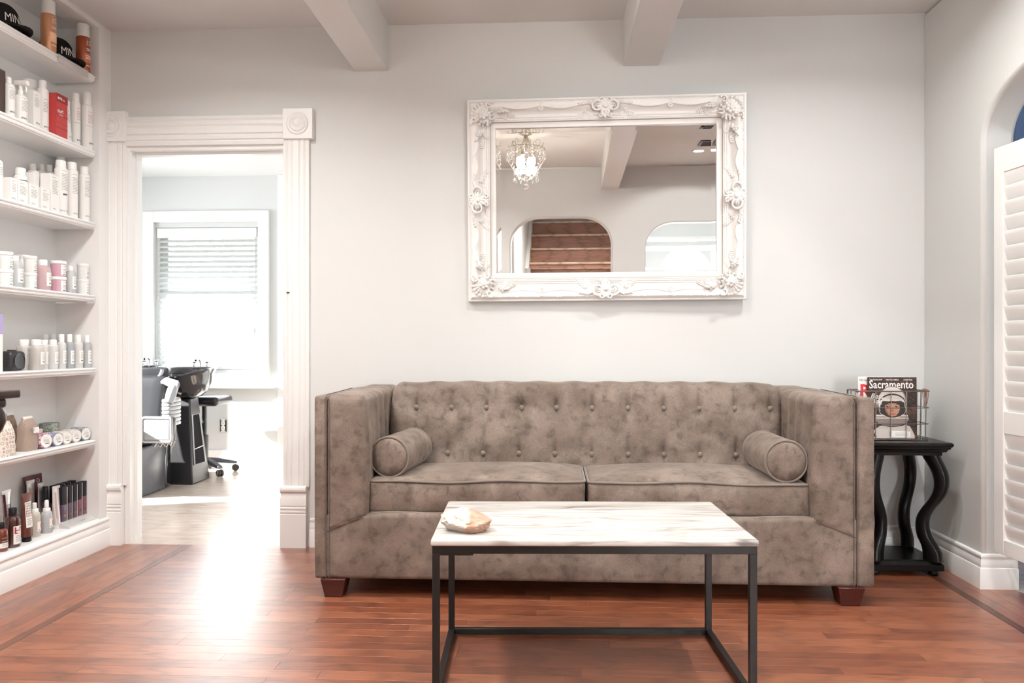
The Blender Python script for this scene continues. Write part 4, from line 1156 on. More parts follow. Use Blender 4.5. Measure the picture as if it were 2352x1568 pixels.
# ---------------------------------------------------------------- ceiling lights, a few added for brightness
def build_lights():
    def downlight(label, x, y, power):
        t = thing('recessed_downlight', label, 'ceiling light', (x, y, CZ), 0, 'recessed downlights')
        MB().lathe([(0.045, 0.002), (0.045, -0.004), (0.060, -0.007), (0.068, -0.004), (0.070, 0.0)], 28, cap=False).obj('trim_ring', TRIM, t)
        MB().lathe([(0.0005, -0.003), (0.046, -0.003), (0.046, 0.0)], 28, cap=False).obj('lens', LENS, t)
        lamp('downlight_lamp', 'AREA', (x, y, CZ - 0.012), power, (1.0, 0.972, 0.935), shape='DISK', size=0.06, spread=R(150)).parent = None
    downlight('recessed downlight above the shelves near the doorway', -1.45, 2.70, DOWN * 1.3)
    downlight('recessed downlight above the sofa between the beams', 0.12, 2.58, DOWN * 0.9)
    downlight('unseen recessed downlight added to brighten the shelves from the left bay', -1.25, 1.65, DOWN * 2.2)  # extra lamp put in to light the shelf fronts
    downlight('recessed downlight in the middle of the right bay', 1.2, 1.65, DOWN)
    downlight('unseen recessed downlight added to brighten the stairs behind the arch', 0.05, -0.85, DOWN * 3)  # extra lamp put in to lift the dark stair hall
    downlight('unseen recessed downlight added as hall fill by the arched window', 1.3, -1.3, DOWN * 3)  # another added hall lamp, fill through the arches
    downlight('recessed downlight above the black side table corner', 1.15, 2.75, DOWN)
    downlight('recessed downlight beside the ceiling vent, seen in the mirror', 1.196, 0.43, DOWN * 1.5)
    downlight('recessed downlight over the left of the room behind the camera', -1.45, 0.6, DOWN * 1.5)
    v = thing('ceiling_vent', 'dark rectangular ceiling vent seen in the mirror', 'vent', (1.30, 0.77, CZ))
    b = MB()
    for x0, x1, y0, y1 in ((-0.15, -0.13, -0.1, 0.1), (0.13, 0.15, -0.1, 0.1), (-0.13, 0.13, -0.1, -0.085), (-0.13, 0.13, 0.085, 0.1)): b.box(x0, x1, y0, y1, -0.012, 0)
    b.obj('vent_frame', GREYP, v, bevel=0.002)
    for k in range(8):
        MB().box(-0.13, 0.13, -0.009, 0.009, -0.0015, 0.0015, M.Translation((0, -0.076 + 0.0217 * k, -0.007)) @ M.Rotation(R(35), 4, 'X')).obj('vent_slat', GREYP, v)
    # chandelier
    cx, cy, zc = -0.30, 1.30, CZ
    t = thing('chandelier', 'small crystal chandelier reflected in the mirror', 'chandelier', (cx, cy, zc))
    MB().lathe([(0.055, 0), (0.053, -0.012), (0.03, -0.024), (0.010, -0.03), (0.008, -0.05)], 20).obj('canopy', SILVERC, t)
    b = MB().tube([(0, 0, -0.04), (0, 0, -0.20)], 0.006, 8); b.lathe([(0.004, -0.10), (0.016, -0.115), (0.02, -0.13), (0.010, -0.15), (0.014, -0.17), (0.005, -0.19)], 14)
    b.obj('stem', SILVERC, t)
    for k in range(6):
        a = 2 * PI * k / 6 + 0.2
        mm = M.Rotation(a, 4, 'Z')
        arm = MB().tube([(0.008, 0, -0.09), (0.025, 0, -0.14), (0.055, 0, -0.19), (0.10, 0, -0.20), (0.138, 0, -0.175), (0.148, 0, -0.15)], 0.0035, 6, m=mm)
        sp = spiral(0.095, -0.145, 0.028, 0.008, -PI / 2, 0.9, 14)
        arm.tube([(px, 0, pz) for px, pz in sp], 0.0022, 5, m=mm)
        arm.obj('arm', SILVERC, t)
    RG = MB()
    for z, r in ((-0.185, 0.150), (-0.345, 0.092)):
        RG.tube([(r * math.cos(2 * PI * j / 28), r * math.sin(2 * PI * j / 28), z) for j in range(28)], 0.0035, 6, loop=True)
    for k in range(6):
        a = 2 * PI * k / 6
        RG.tube([(0.15 * math.cos(a), 0.15 * math.sin(a), -0.185), (0.145 * math.cos(a), 0.145 * math.sin(a), -0.27), (0.092 * math.cos(a), 0.092 * math.sin(a), -0.345)], 0.002, 5)
        RG.tube([(0.092 * math.cos(a), 0.092 * math.sin(a), -0.345), (0.05 * math.cos(a), 0.05 * math.sin(a), -0.39), (0, 0, -0.41)], 0.0018, 5)
    RG.obj('crown_ring', SILVERC, t)
    def bead(z, r): return MB().ball((0, 0, z), r, 8, 6)
    drop = MB().lathe([(0.0005, 0), (0.007, -0.012), (0.0085, -0.030), (0.005, -0.046), (0.0005, -0.052)], 6)
    for z, r, n, ln in ((-0.185, 0.153, 16, 1.0), (-0.345, 0.096, 12, 1.0)):
        for k in range(n):
            a = 2 * PI * k / n
            st = MB()
            for q in range(2 if z > -0.3 else 1): st.ball((0, 0, -0.010 - 0.018 * q), 0.0075, 8, 5)
            st.add([(v.x, v.y, v.z - (0.038 if z > -0.3 else 0.018)) for v in drop.v], drop.f)
            o = st.obj('crystal_drop', CRYSTAL, t, smooth=0); o.location = (r * math.cos(a), r * math.sin(a), z)
    for k in range(12):
        a = 2 * PI * k / 12
        g = MB()
        for q in range(6):
            f = q / 5
            rr = 0.15 - 0.058 * f; z = -0.19 - 0.15 * f - 0.02 * math.sin(PI * f)
            g.ball((rr * math.cos(a), rr * math.sin(a), z), 0.006, 6, 5)
        g.obj('bead_strand', CRYSTAL, t, smooth=0)
    MB().ball((0, 0, -0.448), 0.023, 14, 10).obj('crystal_ball', CRYSTAL, t, smooth=0)
    for k in range(4):
        a = 2 * PI * k / 4 + 0.4
        x, y = 0.062 * math.cos(a), 0.062 * math.sin(a)
        MB().lathe([(0.011, -0.20), (0.013, -0.205), (0.013, -0.235), (0.010, -0.238)], 12, M.Translation((x, y, 0))).obj('lamp_holder', SILVERC, t)
        MB().lathe([(0.008, -0.238), (0.020, -0.262), (0.023, -0.280), (0.016, -0.304), (0.0005, -0.314)], 14, M.Translation((x, y, 0))).obj('bulb', BULB, t)
        lamp('chandelier_lamp', 'POINT', (cx + x, cy + y, zc - 0.345), CHAND, (1.0, 0.9, 0.78), shadow_soft_size=0.03)
build_lights()
for o_ in [o for o in bpy.data.objects if o.parent and o.parent.name == 'chandelier' and not o.name.startswith('canopy')]:
    o_.scale.z = 1.15; o_.location.z = o_.location.z * 1.15 + 0.085
for o_ in [o for o in bpy.data.objects if o.name.startswith('chandelier_lamp')]: o_.location.z += 0.04

# ---------------------------------------------------------------- staircase behind the arch (seen in the mirror)
def build_stairs():
    t = thing('staircase', 'oak staircase rising behind the arch, reflected in the mirror', 'staircase', (0, -0.43, 0))
    for i in range(12):
        y = -0.22 * i; z = 0.196 * i
        MB().box(-0.50, 0.62, y - 0.02, y, z, z + 0.168).obj('riser', STAIRW, t, smooth=0)
        MB().rcube((0.06, y - 0.105, z + 0.182), (1.12, 0.27, 0.028), 0.012, 3).obj('tread', NOSEW, t)
    b = MB()
    for x0, x1 in ((-0.545, -0.50), (0.62, 0.665)):
        b = MB().prism([(0.0, 0.0), (0.0, 0.30), (-2.66, 2.60 - 0.02), (-2.66, 0.0)], 'x', x0, x1)
        b.obj('stringer', TRIM, t, smooth=0)
    struct('wall_stair_left', MB().box(-0.70, -0.546, -3.2, -0.45, 0, CZ), WALL)
build_stairs()

# ---------------------------------------------------------------- wall shelves and what stands on them
SZ = (2.325, 1.957, 1.606, 1.25, 0.895, 0.541, 0.15)
SHELF_WORDS = ('topmost', 'second', 'third', 'fourth', 'fifth', 'sixth')
def build_shelves():
    PF = [(-0.215, 0), (0, 0), (0.004, -0.002), (0.006, -0.006), (0.004, -0.010), (-0.001, -0.012), (-0.001, -0.016), (0.001, -0.019), (-0.002, -0.025), (-0.008, -0.028), (-0.010, -0.032), (-0.215, -0.032)]
    for i, z in enumerate(SZ[:6]):
        t = thing('wall_shelf', '%s white wall shelf counted down from the ceiling in the left niche' % SHELF_WORDS[i], 'shelf', (-2.245, 2.76, z), 0, 'white wall shelves')
        rings = [[(a, y, b) for a, b in PF] for y in (-0.84, 0.862)]
        MB().loft(rings).obj('shelf_board', SHELFP, t, smooth=20)
    t = thing('ledge_board', 'long white ledge board along the bottom of the left niche', 'shelf', (-2.245, 2.80, 0.15))
    PL = [(-0.215, 0), (0.002, 0), (0.008, -0.003), (0.010, -0.008), (0.008, -0.0235), (-0.215, -0.0235)]
    MB().loft([[(a, y, b) for a, b in PL] for y in (-0.895, 0.847)]).obj('board', SHELFP, t, smooth=20)
build_shelves()

PLASTW = mat('white_plastic', (0.84, 0.83, 0.81), 0.35, var=0.02)
PLASTC = mat('white_cap', (0.86, 0.855, 0.84), 0.4, var=0.02)
PAPER = mat('label_paper', (0.84, 0.83, 0.80), 0.6, var=0.03)
INK = mat('label_ink', (0.10, 0.10, 0.10), 0.6, var=0.1); INKG = mat('label_ink_grey', (0.42, 0.41, 0.40), 0.6, var=0.05); INKP = mat('label_ink_rose', (0.62, 0.42, 0.42), 0.6, var=0.05)
COPC = mat('copper_can', (0.58, 0.27, 0.14), 0.3, m=0.25, var=0.1); RUSTC = mat('rust_can', (0.33, 0.075, 0.025), 0.3, m=0.2, var=0.1)
REDB = mat('red_carton', (0.48, 0.045, 0.045), 0.4, var=0.08); REDD = mat('red_carton_band', (0.30, 0.025, 0.028), 0.4, var=0.08)
BROWNB = mat('brown_carton', (0.055, 0.035, 0.028), 0.5, var=0.1)
CLEARB = mat('clear_liquid', (0.70, 0.72, 0.73), 0.08, var=0.03, trans=0.35, coat=0.4); PINKB = mat('pink_liquid', (0.66, 0.47, 0.49), 0.1, var=0.05, trans=0.25, coat=0.4)
PINKJ = mat('rose_jar', (0.62, 0.36, 0.44), 0.25, var=0.08, coat=0.2); TUBW = mat('frosted_jar', (0.76, 0.77, 0.77), 0.3, var=0.03, coat=0.2)
GREYB = mat('grey_lotion', (0.52, 0.50, 0.47), 0.15, var=0.05, coat=0.4); GREYC = mat('pale_grey_lotion', (0.64, 0.64, 0.63), 0.15, var=0.05, coat=0.4); BLUEG = mat('blue_grey_liquid', (0.36, 0.38, 0.41), 0.1, var=0.05, coat=0.4)
AMBER = mat('amber_glass', (0.055, 0.014, 0.010), 0.08, var=0.2, coat=0.6); AMBER2 = mat('red_amber_glass', (0.14, 0.025, 0.012), 0.08, var=0.2, coat=0.6)
BROWNT = mat('brown_tube', (0.11, 0.028, 0.018), 0.3, var=0.1); PLUMT = mat('plum_tube', (0.10, 0.02, 0.035), 0.3, var=0.1); SILVT = mat('silver_tube', (0.62, 0.60, 0.58), 0.25, m=0.6, var=0.1)
PURPB = mat('deep_purple_bottle', (0.055, 0.022, 0.055), 0.15, var=0.2, coat=0.5); PLUMB = mat('plum_bottle', (0.16, 0.05, 0.07), 0.15, var=0.2, coat=0.5); BLACKC = mat('black_cap', (0.006, 0.005, 0.009), 0.4, var=0.2, spec=0.3)
ORNG = mat('orange_dot', (0.85, 0.22, 0.09), 0.5, var=0.05); REDI = mat('red_ink', (0.35, 0.03, 0.05), 0.5, var=0.05); LILAC = mat('lilac', (0.40, 0.34, 0.62), 0.4, var=0.05)
ACRYL = mat('acrylic', (0.82, 0.80, 0.79), 0.1, var=0.02, trans=0.25, coat=0.3); CLOTHB = mat('black_felt', (0.012, 0.010, 0.010), 0.85, var=0.2, spec=0.2)

def cylfn(r, phi=0.0, rr=0.0008): return lambda x, y: ((r + rr) * math.cos(phi + x / r), (r + rr) * math.sin(phi + x / r), y)
def flatfn(d, off=0.0006): return lambda x, y: (d + off, x, y)
def patch(bm, fn, x0, x1, z0, z1, n=6):
    vs = []
    for k in range(n + 1):
        x = x0 + (x1 - x0) * k / n
        vs += [fn(x, z0), fn(x, z1)]
    bm.add(vs, [(2 * k, 2 * k + 2, 2 * k + 3, 2 * k + 1) for k in range(n)])
def printing(t, fn, w_, z0, z1, rows, head=True, m=INKG, seed=0, n=3):
    r = random.Random(seed); b = MB(); k = 0
    H = (z1 - z0) / rows
    for i in range(rows):
        z = z1 - H * (i + 0.5)
        if head and i == 1: continue
        L = w_ * (0.62 if (head and i == 0) else r.uniform(0.8, 1.0))
        patch(b, fn, -w_ / 2, -w_ / 2 + L, z - H * 0.17, z + H * 0.17, n)
    return b.obj('print', m, t, smooth=0)
def word(t, s_, size, fn, x, z, m=INK, bold=0.01, name='lettering', space=1.0):
    b = MB(); put_text(b, s_, size, lambda a, c: fn(x + a, z + c), bold=bold, align='CENTER', space=space)
    return b.obj(name, m, t, smooth=0)

def bottle(name, label, x, y, z, r, h, rc, hc, m, mc=None, sh=0.02, group=None, cat='bottle', neck=0.0, rot=0.0, n=24, flat=1.0):
    t = thing(name, label, cat, (x, y, z), rot, group)
    hb = h - hc
    pr = [(0.0005, 0), (r * 0.93, 0), (r, 0.004), (r, hb - sh - neck)]
    for k in range(1, 6):
        a = PI / 2 * k / 5
        pr.append((rc * 0.92 + (r - rc * 0.92) * math.cos(a), hb - sh - neck + sh * math.sin(a)))
    pr += [(rc * 0.9, hb - neck), (rc * 0.9, hb + 0.002), (0.0005, hb + 0.002)]
    MB().lathe(pr, n, M.Diagonal((flat, 1, 1, 1))).obj('body', m, t, smooth=50)
    MB().lathe([(0.0005, hb), (rc, hb), (rc, h - 0.0025), (rc - 0.002, h), (0.0005, h)], 20).obj('cap', mc or PLASTC, t, smooth=40)
    return t
def carton(name, label, x, y, z, wy, dx, h, m, group=None, rot=0.0, cat='box'):
    t = thing(name, label, cat, (x, y, z), rot, group)
    MB().box(-dx / 2, dx / 2, -wy / 2, wy / 2, 0, h).obj('carton', m, t, bevel=0.0012)
    b = MB()
    b.box(dx / 2 - 0.0002, dx / 2 + 0.0003, -wy / 2 + 0.001, wy / 2 - 0.001, h - 0.004, h - 0.0035)
    b.box(-dx / 2 + 0.001, dx / 2 - 0.001, -0.0003, 0.0003, h, h + 0.0003)
    b.obj('lid_fold', INKG, t, smooth=0)
    return t

def shelf_one():
    z = SZ[0]
    for nm, lb, y, x, m in (('spray_can', 'copper spray can with white lid standing between the two black caps', 3.325, -2.276, COPC), ('spray_can', 'rust red spray can with white lid at the doorway end of the top shelf', 3.578, -2.275, RUSTC)):
        t = bottle(nm, lb, x, y, z, 0.0315, 0.233, 0.0275, 0.062, m, PLASTC, sh=0.005, group='spray cans on the top shelf', cat='can')
        f = cylfn(0.0315, -0.12)
        word(t, 'IS', 0.030, f, 0, 0.132, PAPER, 0.004)
        b = MB(); tube_ = [(-0.012, 0.128), (0.012, 0.128), (0.012, 0.160), (-0.012, 0.160)]
        for (a, c), (d, e) in zip(tube_, tube_[1:] + tube_[:1]):
            patch(b, f, min(a, d) - 0.0005, max(a, d) + 0.0005, min(c, e) - 0.0005, max(c, e) + 0.0005, 3)
        for k, (zz, L) in enumerate(((0.112, 0.03), (0.105, 0.024), (0.078, 0.034), (0.071, 0.03), (0.064, 0.032), (0.03, 0.03))): patch(b, f, -L / 2, L / 2, zz - 0.0018, zz + 0.0018, 3)
        b.obj('print', PAPER, t, smooth=0)
        p = MB(); patch(p, cylfn(0.0315, -0.12, 0.0004), -0.022, 0.022, 0.045, 0.088, 6); p.obj('label', mat('can_label_%d' % int(y * 100), tuple(min(1, c * 1.7 + 0.05) for c in ((0.58, 0.27, 0.14) if m is COPC else (0.33, 0.075, 0.025))), 0.4), t)
    for lb, y, x in (('black baseball cap with white letters at the camera end of the top shelf', 3.115, -2.352), ('black baseball cap with white letters between the two spray cans', 3.480, -2.352)):
        t = thing('baseball_cap', lb, 'cap', (x, y, z), -0.15, 'black caps on the top shelf')
        rings = []
        for i in range(11):
            a = PI / 2 * i / 10
            rr = math.cos(a) ** 0.72 if i < 10 else 0.001
            zz = 0.012 + 0.118 * math.sin(a)
            rings.append([((0.092 * rr) * math.cos(2 * PI * j / 28) * (1.0) + 0.004 * math.sin(a), 0.076 * rr * math.sin(2 * PI * j / 28), zz) for j in range(28)])
        rings.insert(0, [(p[0] * 0.985, p[1] * 0.985, 0.001) for p in rings[0]])
        MB().loft(rings).obj('crown', CLOTHB, t, smooth=60)
        MB().ball((0.004, 0, 0.131), (0.007, 0.007, 0.004), 10, 6).obj('top_button', CLOTHB, t)
        b = MB(); rings = []
        for i in range(13):
            a = R(-78 + 156 * i / 12)
            xi, yi = 0.088 * math.cos(a), 0.074 * math.sin(a)
            ext = 0.066 * math.cos(a) ** 0.6
            ring = []
            for f in (0, 0.25, 0.5, 0.75, 1.0):
                yy = yi * (1 + 0.06 * f); ring.append((xi + ext * f, yy, 0.018 - 0.012 * f * f + 0.010 * (1 - (yy / 0.078) ** 2)))
            ring += [(p[0], p[1], p[2] - (0.008 if k < 4 else 0.005)) for k, p in reversed(list(enumerate(ring)))]
            rings.append(ring)
        b.loft(rings).obj('visor', CLOTHB, t, smooth=50)
        def cf(a, c):
            ang = -0.05 + a / 0.088; k = max(0, min(0.98, (c - 0.012) / 0.118)); rr = math.cos(math.asin(k)) ** 0.72 + 0.012
            return (0.0935 * rr * math.cos(ang) + 0.004 * k + 0.0008, 0.0775 * rr * math.sin(ang), c)
        b = MB(); put_text(b, 'MIND', 0.050, lambda a, c: cf(a * 0.82, 0.036 + c * 1.05), align='CENTER', sub=4); b.obj('lettering', PAPER, t, smooth=0)
        b = MB(); put_text(b, 'your own', 0.010, lambda a, c: cf(a, 0.022 + c), align='CENTER'); b.obj('lettering', PAPER, t, smooth=0)
    t = thing('label_holder', 'clear plastic label strip clipped on the edge of the top shelf', 'holder', (-2.2385, 3.45, z - 0.034))
    MB().box(0, 0.002, -0.11, 0.11, 0, 0.036).obj('strip', ACRYL, t)
    b = MB(); b.box(-0.03, 0.002, -0.11, 0.11, 0.0345, 0.036); b.obj('clip', ACRYL, t)
shelf_one()

def shelf_two():
    z = SZ[1]; g = 'white care bottles on the second shelf'
    carton('storage_box', 'dark brown box at the camera end of the second shelf', -2.32, 3.012, z, 0.07, 0.10, 0.185, BROWNB)
    t = bottle('care_bottle', 'white bottle with wide cap right beside the dark brown box', -2.30, 3.105, z, 0.024, 0.180, 0.011, 0.026, PLASTW, group=g)
    printing(t, cylfn(0.024, -0.25), 0.026, 0.085, 0.135, 9, seed=1); word(t, 'evo', 0.016, cylfn(0.024, -0.25), 0, 0.028)
    t = bottle('spray_bottle', 'white trigger spray bottle next to the first white bottle on the second shelf', -2.30, 3.178, z, 0.027, 0.150, 0.011, 0.02, PLASTW, group=g)
    b = MB(); b.rcube((0.004, 0, 0.180), (0.062, 0.022, 0.024), 0.006, 2); b.tube([(0.018, 0, 0.172), (0.026, 0, 0.158), (0.024, 0, 0.142)], 0.004, 6); b.lathe([(0.009, 0.148), (0.008, 0.172)], 12)
    b.obj('trigger_head', PLASTC, t, smooth=50)
    printing(t, cylfn(0.027, -0.25), 0.030, 0.055, 0.115, 10, seed=2); word(t, 'evo', 0.017, cylfn(0.027, -0.25), -0.004, 0.022)
    t = carton('care_carton', 'slim white carton with small print under a wide jar cap', -2.30, 3.256, z, 0.046, 0.04, 0.172, PLASTW, group=g)
    printing(t, flatfn(0.02), 0.034, 0.10, 0.155, 9, seed=3); word(t, 'evo', 0.018, flatfn(0.02), 0.004, 0.026)
    t = bottle('care_bottle', 'tall white bottle with a wide cap behind the slim carton', -2.395, 3.367, z, 0.030, 0.262, 0.027, 0.050, PLASTW, group=g)
    t = bottle('care_bottle', 'white shouldered bottle just left of the red carton', -2.31, 3.335, z, 0.025, 0.246, 0.0155, 0.036, PLASTW, sh=0.018, group=g)
    printing(t, cylfn(0.025, -0.3), 0.028, 0.10, 0.16, 9, seed=4); word(t, 'evo', 0.017, cylfn(0.025, -0.3), 0, 0.03)
    t = carton('red_carton', 'red carton with white lettering among white bottles on the second shelf', -2.280, 3.390, z, 0.078, 0.05, 0.198, REDB)
    MB().box(0.0245, 0.0256, -0.0395, 0.0395, 0.160, 0.1975).obj('top_band', REDD, t)
    b = MB()
    for k, zz in enumerate((0.128, 0.096, 0.064, 0.040)): b.box(0.0248, 0.0254, -0.039, 0.039, zz, zz + 0.002 + 0.004 * (k % 2))
    b.obj('band_print', REDD, t, smooth=0)
    word(t, 'evo', 0.022, flatfn(0.0256), -0.018, 0.172, PAPER, 0.02); word(t, 'hair', 0.011, flatfn(0.0256), 0.010, 0.172, PAPER, 0.01)
    word(t, 'curl', 0.026, flatfn(0.0256), -0.014, 0.112, PAPER, 0.02); word(t, 'shaping', 0.009, flatfn(0.0256), -0.010, 0.100, PAPER, 0.01)
    t = thing('squeeze_tube', 'white squeeze tube just right of the red carton', 'tube', (-2.30, 3.492, z), 0, g)
    rings = []
    for k in range(9):
        f = k / 8; rx = 0.021 * (1 - f * 0.85); rings.append([(rx * math.cos(2 * PI * j / 20), 0.023 * math.sin(2 * PI * j / 20), 0.018 + 0.190 * f) for j in range(20)])
    MB().loft(rings).obj('body', PLASTW, t, smooth=60); MB().lathe([(0.019, 0), (0.020, 0.002), (0.020, 0.018), (0.0005, 0.018)], 20).obj('cap', PLASTC, t)
    f2 = lambda x, y: (0.0215 * (1 - (y - 0.018) / 0.19 * 0.85) + 0.0005, x, y)
    printing(t, f2, 0.026, 0.10, 0.16, 8, seed=5, m=INKP); word(t, 'evo', 0.016, f2, 0, 0.03, INKG)
    for k, (x, y, h, hc, lb) in enumerate(((-2.30, 3.558, 0.262, 0.042, 'white bottle with narrow cap second from the doorway end of the second shelf'), (-2.282, 3.618, 0.285, 0.062, 'tallest white bottle at the doorway end of the second shelf'))):
        r = 0.0215 if k == 0 else 0.0265
        t = bottle('care_bottle', lb, x, y, z, r, h, r * 0.74, hc, PLASTW, sh=0.014, group=g)
        printing(t, cylfn(r, -0.15), r * 1.2, 0.13, 0.19, 8, seed=6 + k, m=INKP); word(t, 'evo', 0.018, cylfn(r, -0.15), 0, 0.03)
        b = MB(); patch(b, cylfn(r, -0.3), -r * 0.9, r * 0.9, 0.116, 0.1175, 6); b.obj('print_rule', INKG, t)
shelf_two()

def shelf_three():
    z = SZ[2]; g = 'white care products on the third shelf'
    t = bottle('care_bottle', 'white bottle cut off at the camera end of the third shelf', -2.30, 3.035, z, 0.023, 0.195, 0.012, 0.029, PLASTW, group=g)
    printing(t, cylfn(0.023, -0.2), 0.026, 0.10, 0.15, 7, seed=10)
    for k, (y, wd, lb) in enumerate(((3.092, 0.036, 'narrow low white carton first in the row on the third shelf'), (3.146, 0.058, 'wide low white carton second in the row on the third shelf'), (3.216, 0.058, 'wide low white carton third in the row on the third shelf'), (3.291, 0.054, 'low white carton fourth in the row, below a taller carton'))):
        t = carton('care_carton', lb, -2.29, y, z, wd, 0.05, 0.102, PLASTW, group=g)
        printing(t, flatfn(0.025), wd * 0.72, 0.042, 0.092, 8, seed=12 + k); word(t, 'evo', 0.017, flatfn(0.025), -wd * 0.12, 0.012, INKG)
    t = bottle('care_jar', 'white jar with a dark printed band behind the low cartons', -2.385, 3.295, z, 0.027, 0.192, 0.021, 0.034, PLASTW, sh=0.01, group=g)
    printing(t, cylfn(0.027, -0.35), 0.04, 0.10, 0.14, 4, head=False, m=INK, seed=20)
    carton('care_carton', 'tall blank white carton behind the low cartons on the third shelf', -2.365, 3.364, z, 0.075, 0.05, 0.182, PLASTW, group=g)
    t = carton('care_carton', 'taller white carton in front, before the three tall bottles', -2.305, 3.378, z, 0.062, 0.05, 0.181, PLASTW, group=g)
    printing(t, flatfn(0.025), 0.04, 0.09, 0.17, 11, seed=22); word(t, 'evo', 0.016, flatfn(0.025), -0.006, 0.02, INKG)
    for k, y in enumerate((3.414, 3.470, 3.526)):
        bottle('care_bottle', ('first', 'second', 'third')[k] + ' of three slim white bottles behind the cartons on the third shelf', -2.41, y, z, 0.023, 0.240 + 0.011 * k, 0.0135, 0.030, PLASTW, sh=0.012, group=g)
    bottle('care_bottle', 'tallest white bottle at the back of the third shelf', -2.41, 3.612, z, 0.026, 0.335, 0.019, 0.045, PLASTW, sh=0.014, group=g)
    for k, (x, y, r, h, wd) in enumerate(((-2.30, 3.448, 0.0285, 0.262, 'evo evo'), (-2.298, 3.527, 0.0265, 0.272, 'evo'), (-2.284, 3.600, 0.0255, 0.268, 'evo'))):
        t = bottle('care_bottle', ('first', 'second', 'third')[k] + ' of three tall white bottles at the doorway end of the third shelf', x, y, z, r, h, r * 0.76, 0.036, PLASTW, sh=0.008, group=g)
        f = cylfn(r, -0.25)
        printing(t, f, r * 1.25, 0.12, 0.215, 13, seed=30 + k, m=INKG); word(t, wd, 0.019 if k else 0.016, f, 0, 0.022, INKG)
        if k == 0:
            b = MB(); patch(b, f, -0.012, 0.010, 0.098, 0.106, 3); b.obj('print_bar', INK, t)
shelf_three()

def jar_stack(x, y, z, r, h, words, m, g):
    for k in range(2):
        t = thing('care_jar', words[k], 'jar', (x, y, z + k * (h + 0.0005)), 0, g)
        MB().lathe([(0.0005, 0), (r * 0.88, 0), (r * 0.9, 0.003), (r * 0.93, h - 0.014), (0.0005, h - 0.014)], 24).obj('body', m, t, smooth=40)
        MB().lathe([(r * 0.94, h - 0.015), (r, h - 0.013), (r, h - 0.002), (r * 0.97, h), (0.0005, h)], 24).obj('lid', PLASTC, t, smooth=40)
        f = cylfn(r * 0.915, 0.25)
        b = MB(); patch(b, f, -r * 0.8, r * 0.8, 0.006, h - 0.018, 8); b.obj('label', PAPER, t)
        printing(t, cylfn(r * 0.915, 0.25, 0.0014), r * 1.1, 0.018, h - 0.022, 5, seed=int(y * 1000) + k)
        b = MB(); patch(b, cylfn(r * 0.915, 0.25, 0.0014), -r * 0.55, -r * 0.1, 0.009, 0.012, 3); b.obj('print_bar', INK, t)

def liquid_bottle(label, x, y, z, r, h, rc, hc, m, g, phi=0.1, mc=None, lab=True, z0=0.02, z1=0.09, sh=0.02, ls=1.0, ink=INKG):
    t = bottle('care_bottle', label, x, y, z, r, h, rc, hc, m, mc or PLASTC, sh=sh, group=g)
    if lab:
        b = MB(); patch(b, cylfn(r, phi), -r * 0.75 * ls, r * 0.75 * ls, z0, z1, 8); b.obj('label', PAPER, t)
        printing(t, cylfn(r, phi, 0.0014), r * 0.9 * ls, z0 + (z1 - z0) * 0.35, z1 - 0.008, 6, seed=int(y * 999), m=ink)
        b = MB(); patch(b, cylfn(r, phi, 0.0014), -r * 0.42 * ls, r * 0.1 * ls, z0 + 0.009, z0 + 0.013, 3); b.obj('print_bar', INK, t)
    return t

def shelf_four():
    z = SZ[3]; g = 'jars and bottles on the fourth shelf'
    jar_stack(-2.30, 3.085, z, 0.030, 0.073, ('white jar at the camera end of the fourth shelf, under another jar', 'white jar at the camera end of the fourth shelf, on top of another jar'), TUBW, g)
    liquid_bottle('clear bottle between two jar stacks on the fourth shelf', -2.30, 3.146, z, 0.029, 0.138, 0.013, 0.024, CLEARB, g, 0.1, z0=0.022, z1=0.082, sh=0.03)
    jar_stack(-2.305, 3.246, z, 0.027, 0.0735, ('lower white jar between the clear and the pink bottle', 'upper white jar between the clear and the pink bottle'), TUBW, g)
    jar_stack(-2.395, 3.332, z, 0.027, 0.081, ('lower frosted jar at the back of the fourth shelf', 'upper frosted jar at the back of the fourth shelf'), TUBW, g)
    liquid_bottle('pink lotion bottle with white label on the fourth shelf', -2.30, 3.322, z, 0.0325, 0.140, 0.018, 0.026, PINKB, g, 0.25, z0=0.022, z1=0.082, sh=0.022)
    jar_stack(-2.308, 3.441, z, 0.034, 0.0735, ('lower rose coloured jar in the stack beside the pink bottle', 'upper rose coloured jar in the stack beside the pink bottle'), PINKJ, g)
    liquid_bottle('clear bottle right of the rose coloured jars', -2.295, 3.512, z, 0.023, 0.132, 0.011, 0.022, CLEARB, g, 0.1, z0=0.022, z1=0.082, sh=0.026)
    jar_stack(-2.285, 3.593, z, 0.027, 0.075, ('lower white jar in the stack at the doorway end of the fourth shelf', 'upper white jar in the stack at the doorway end of the fourth shelf'), TUBW, g)
shelf_four()

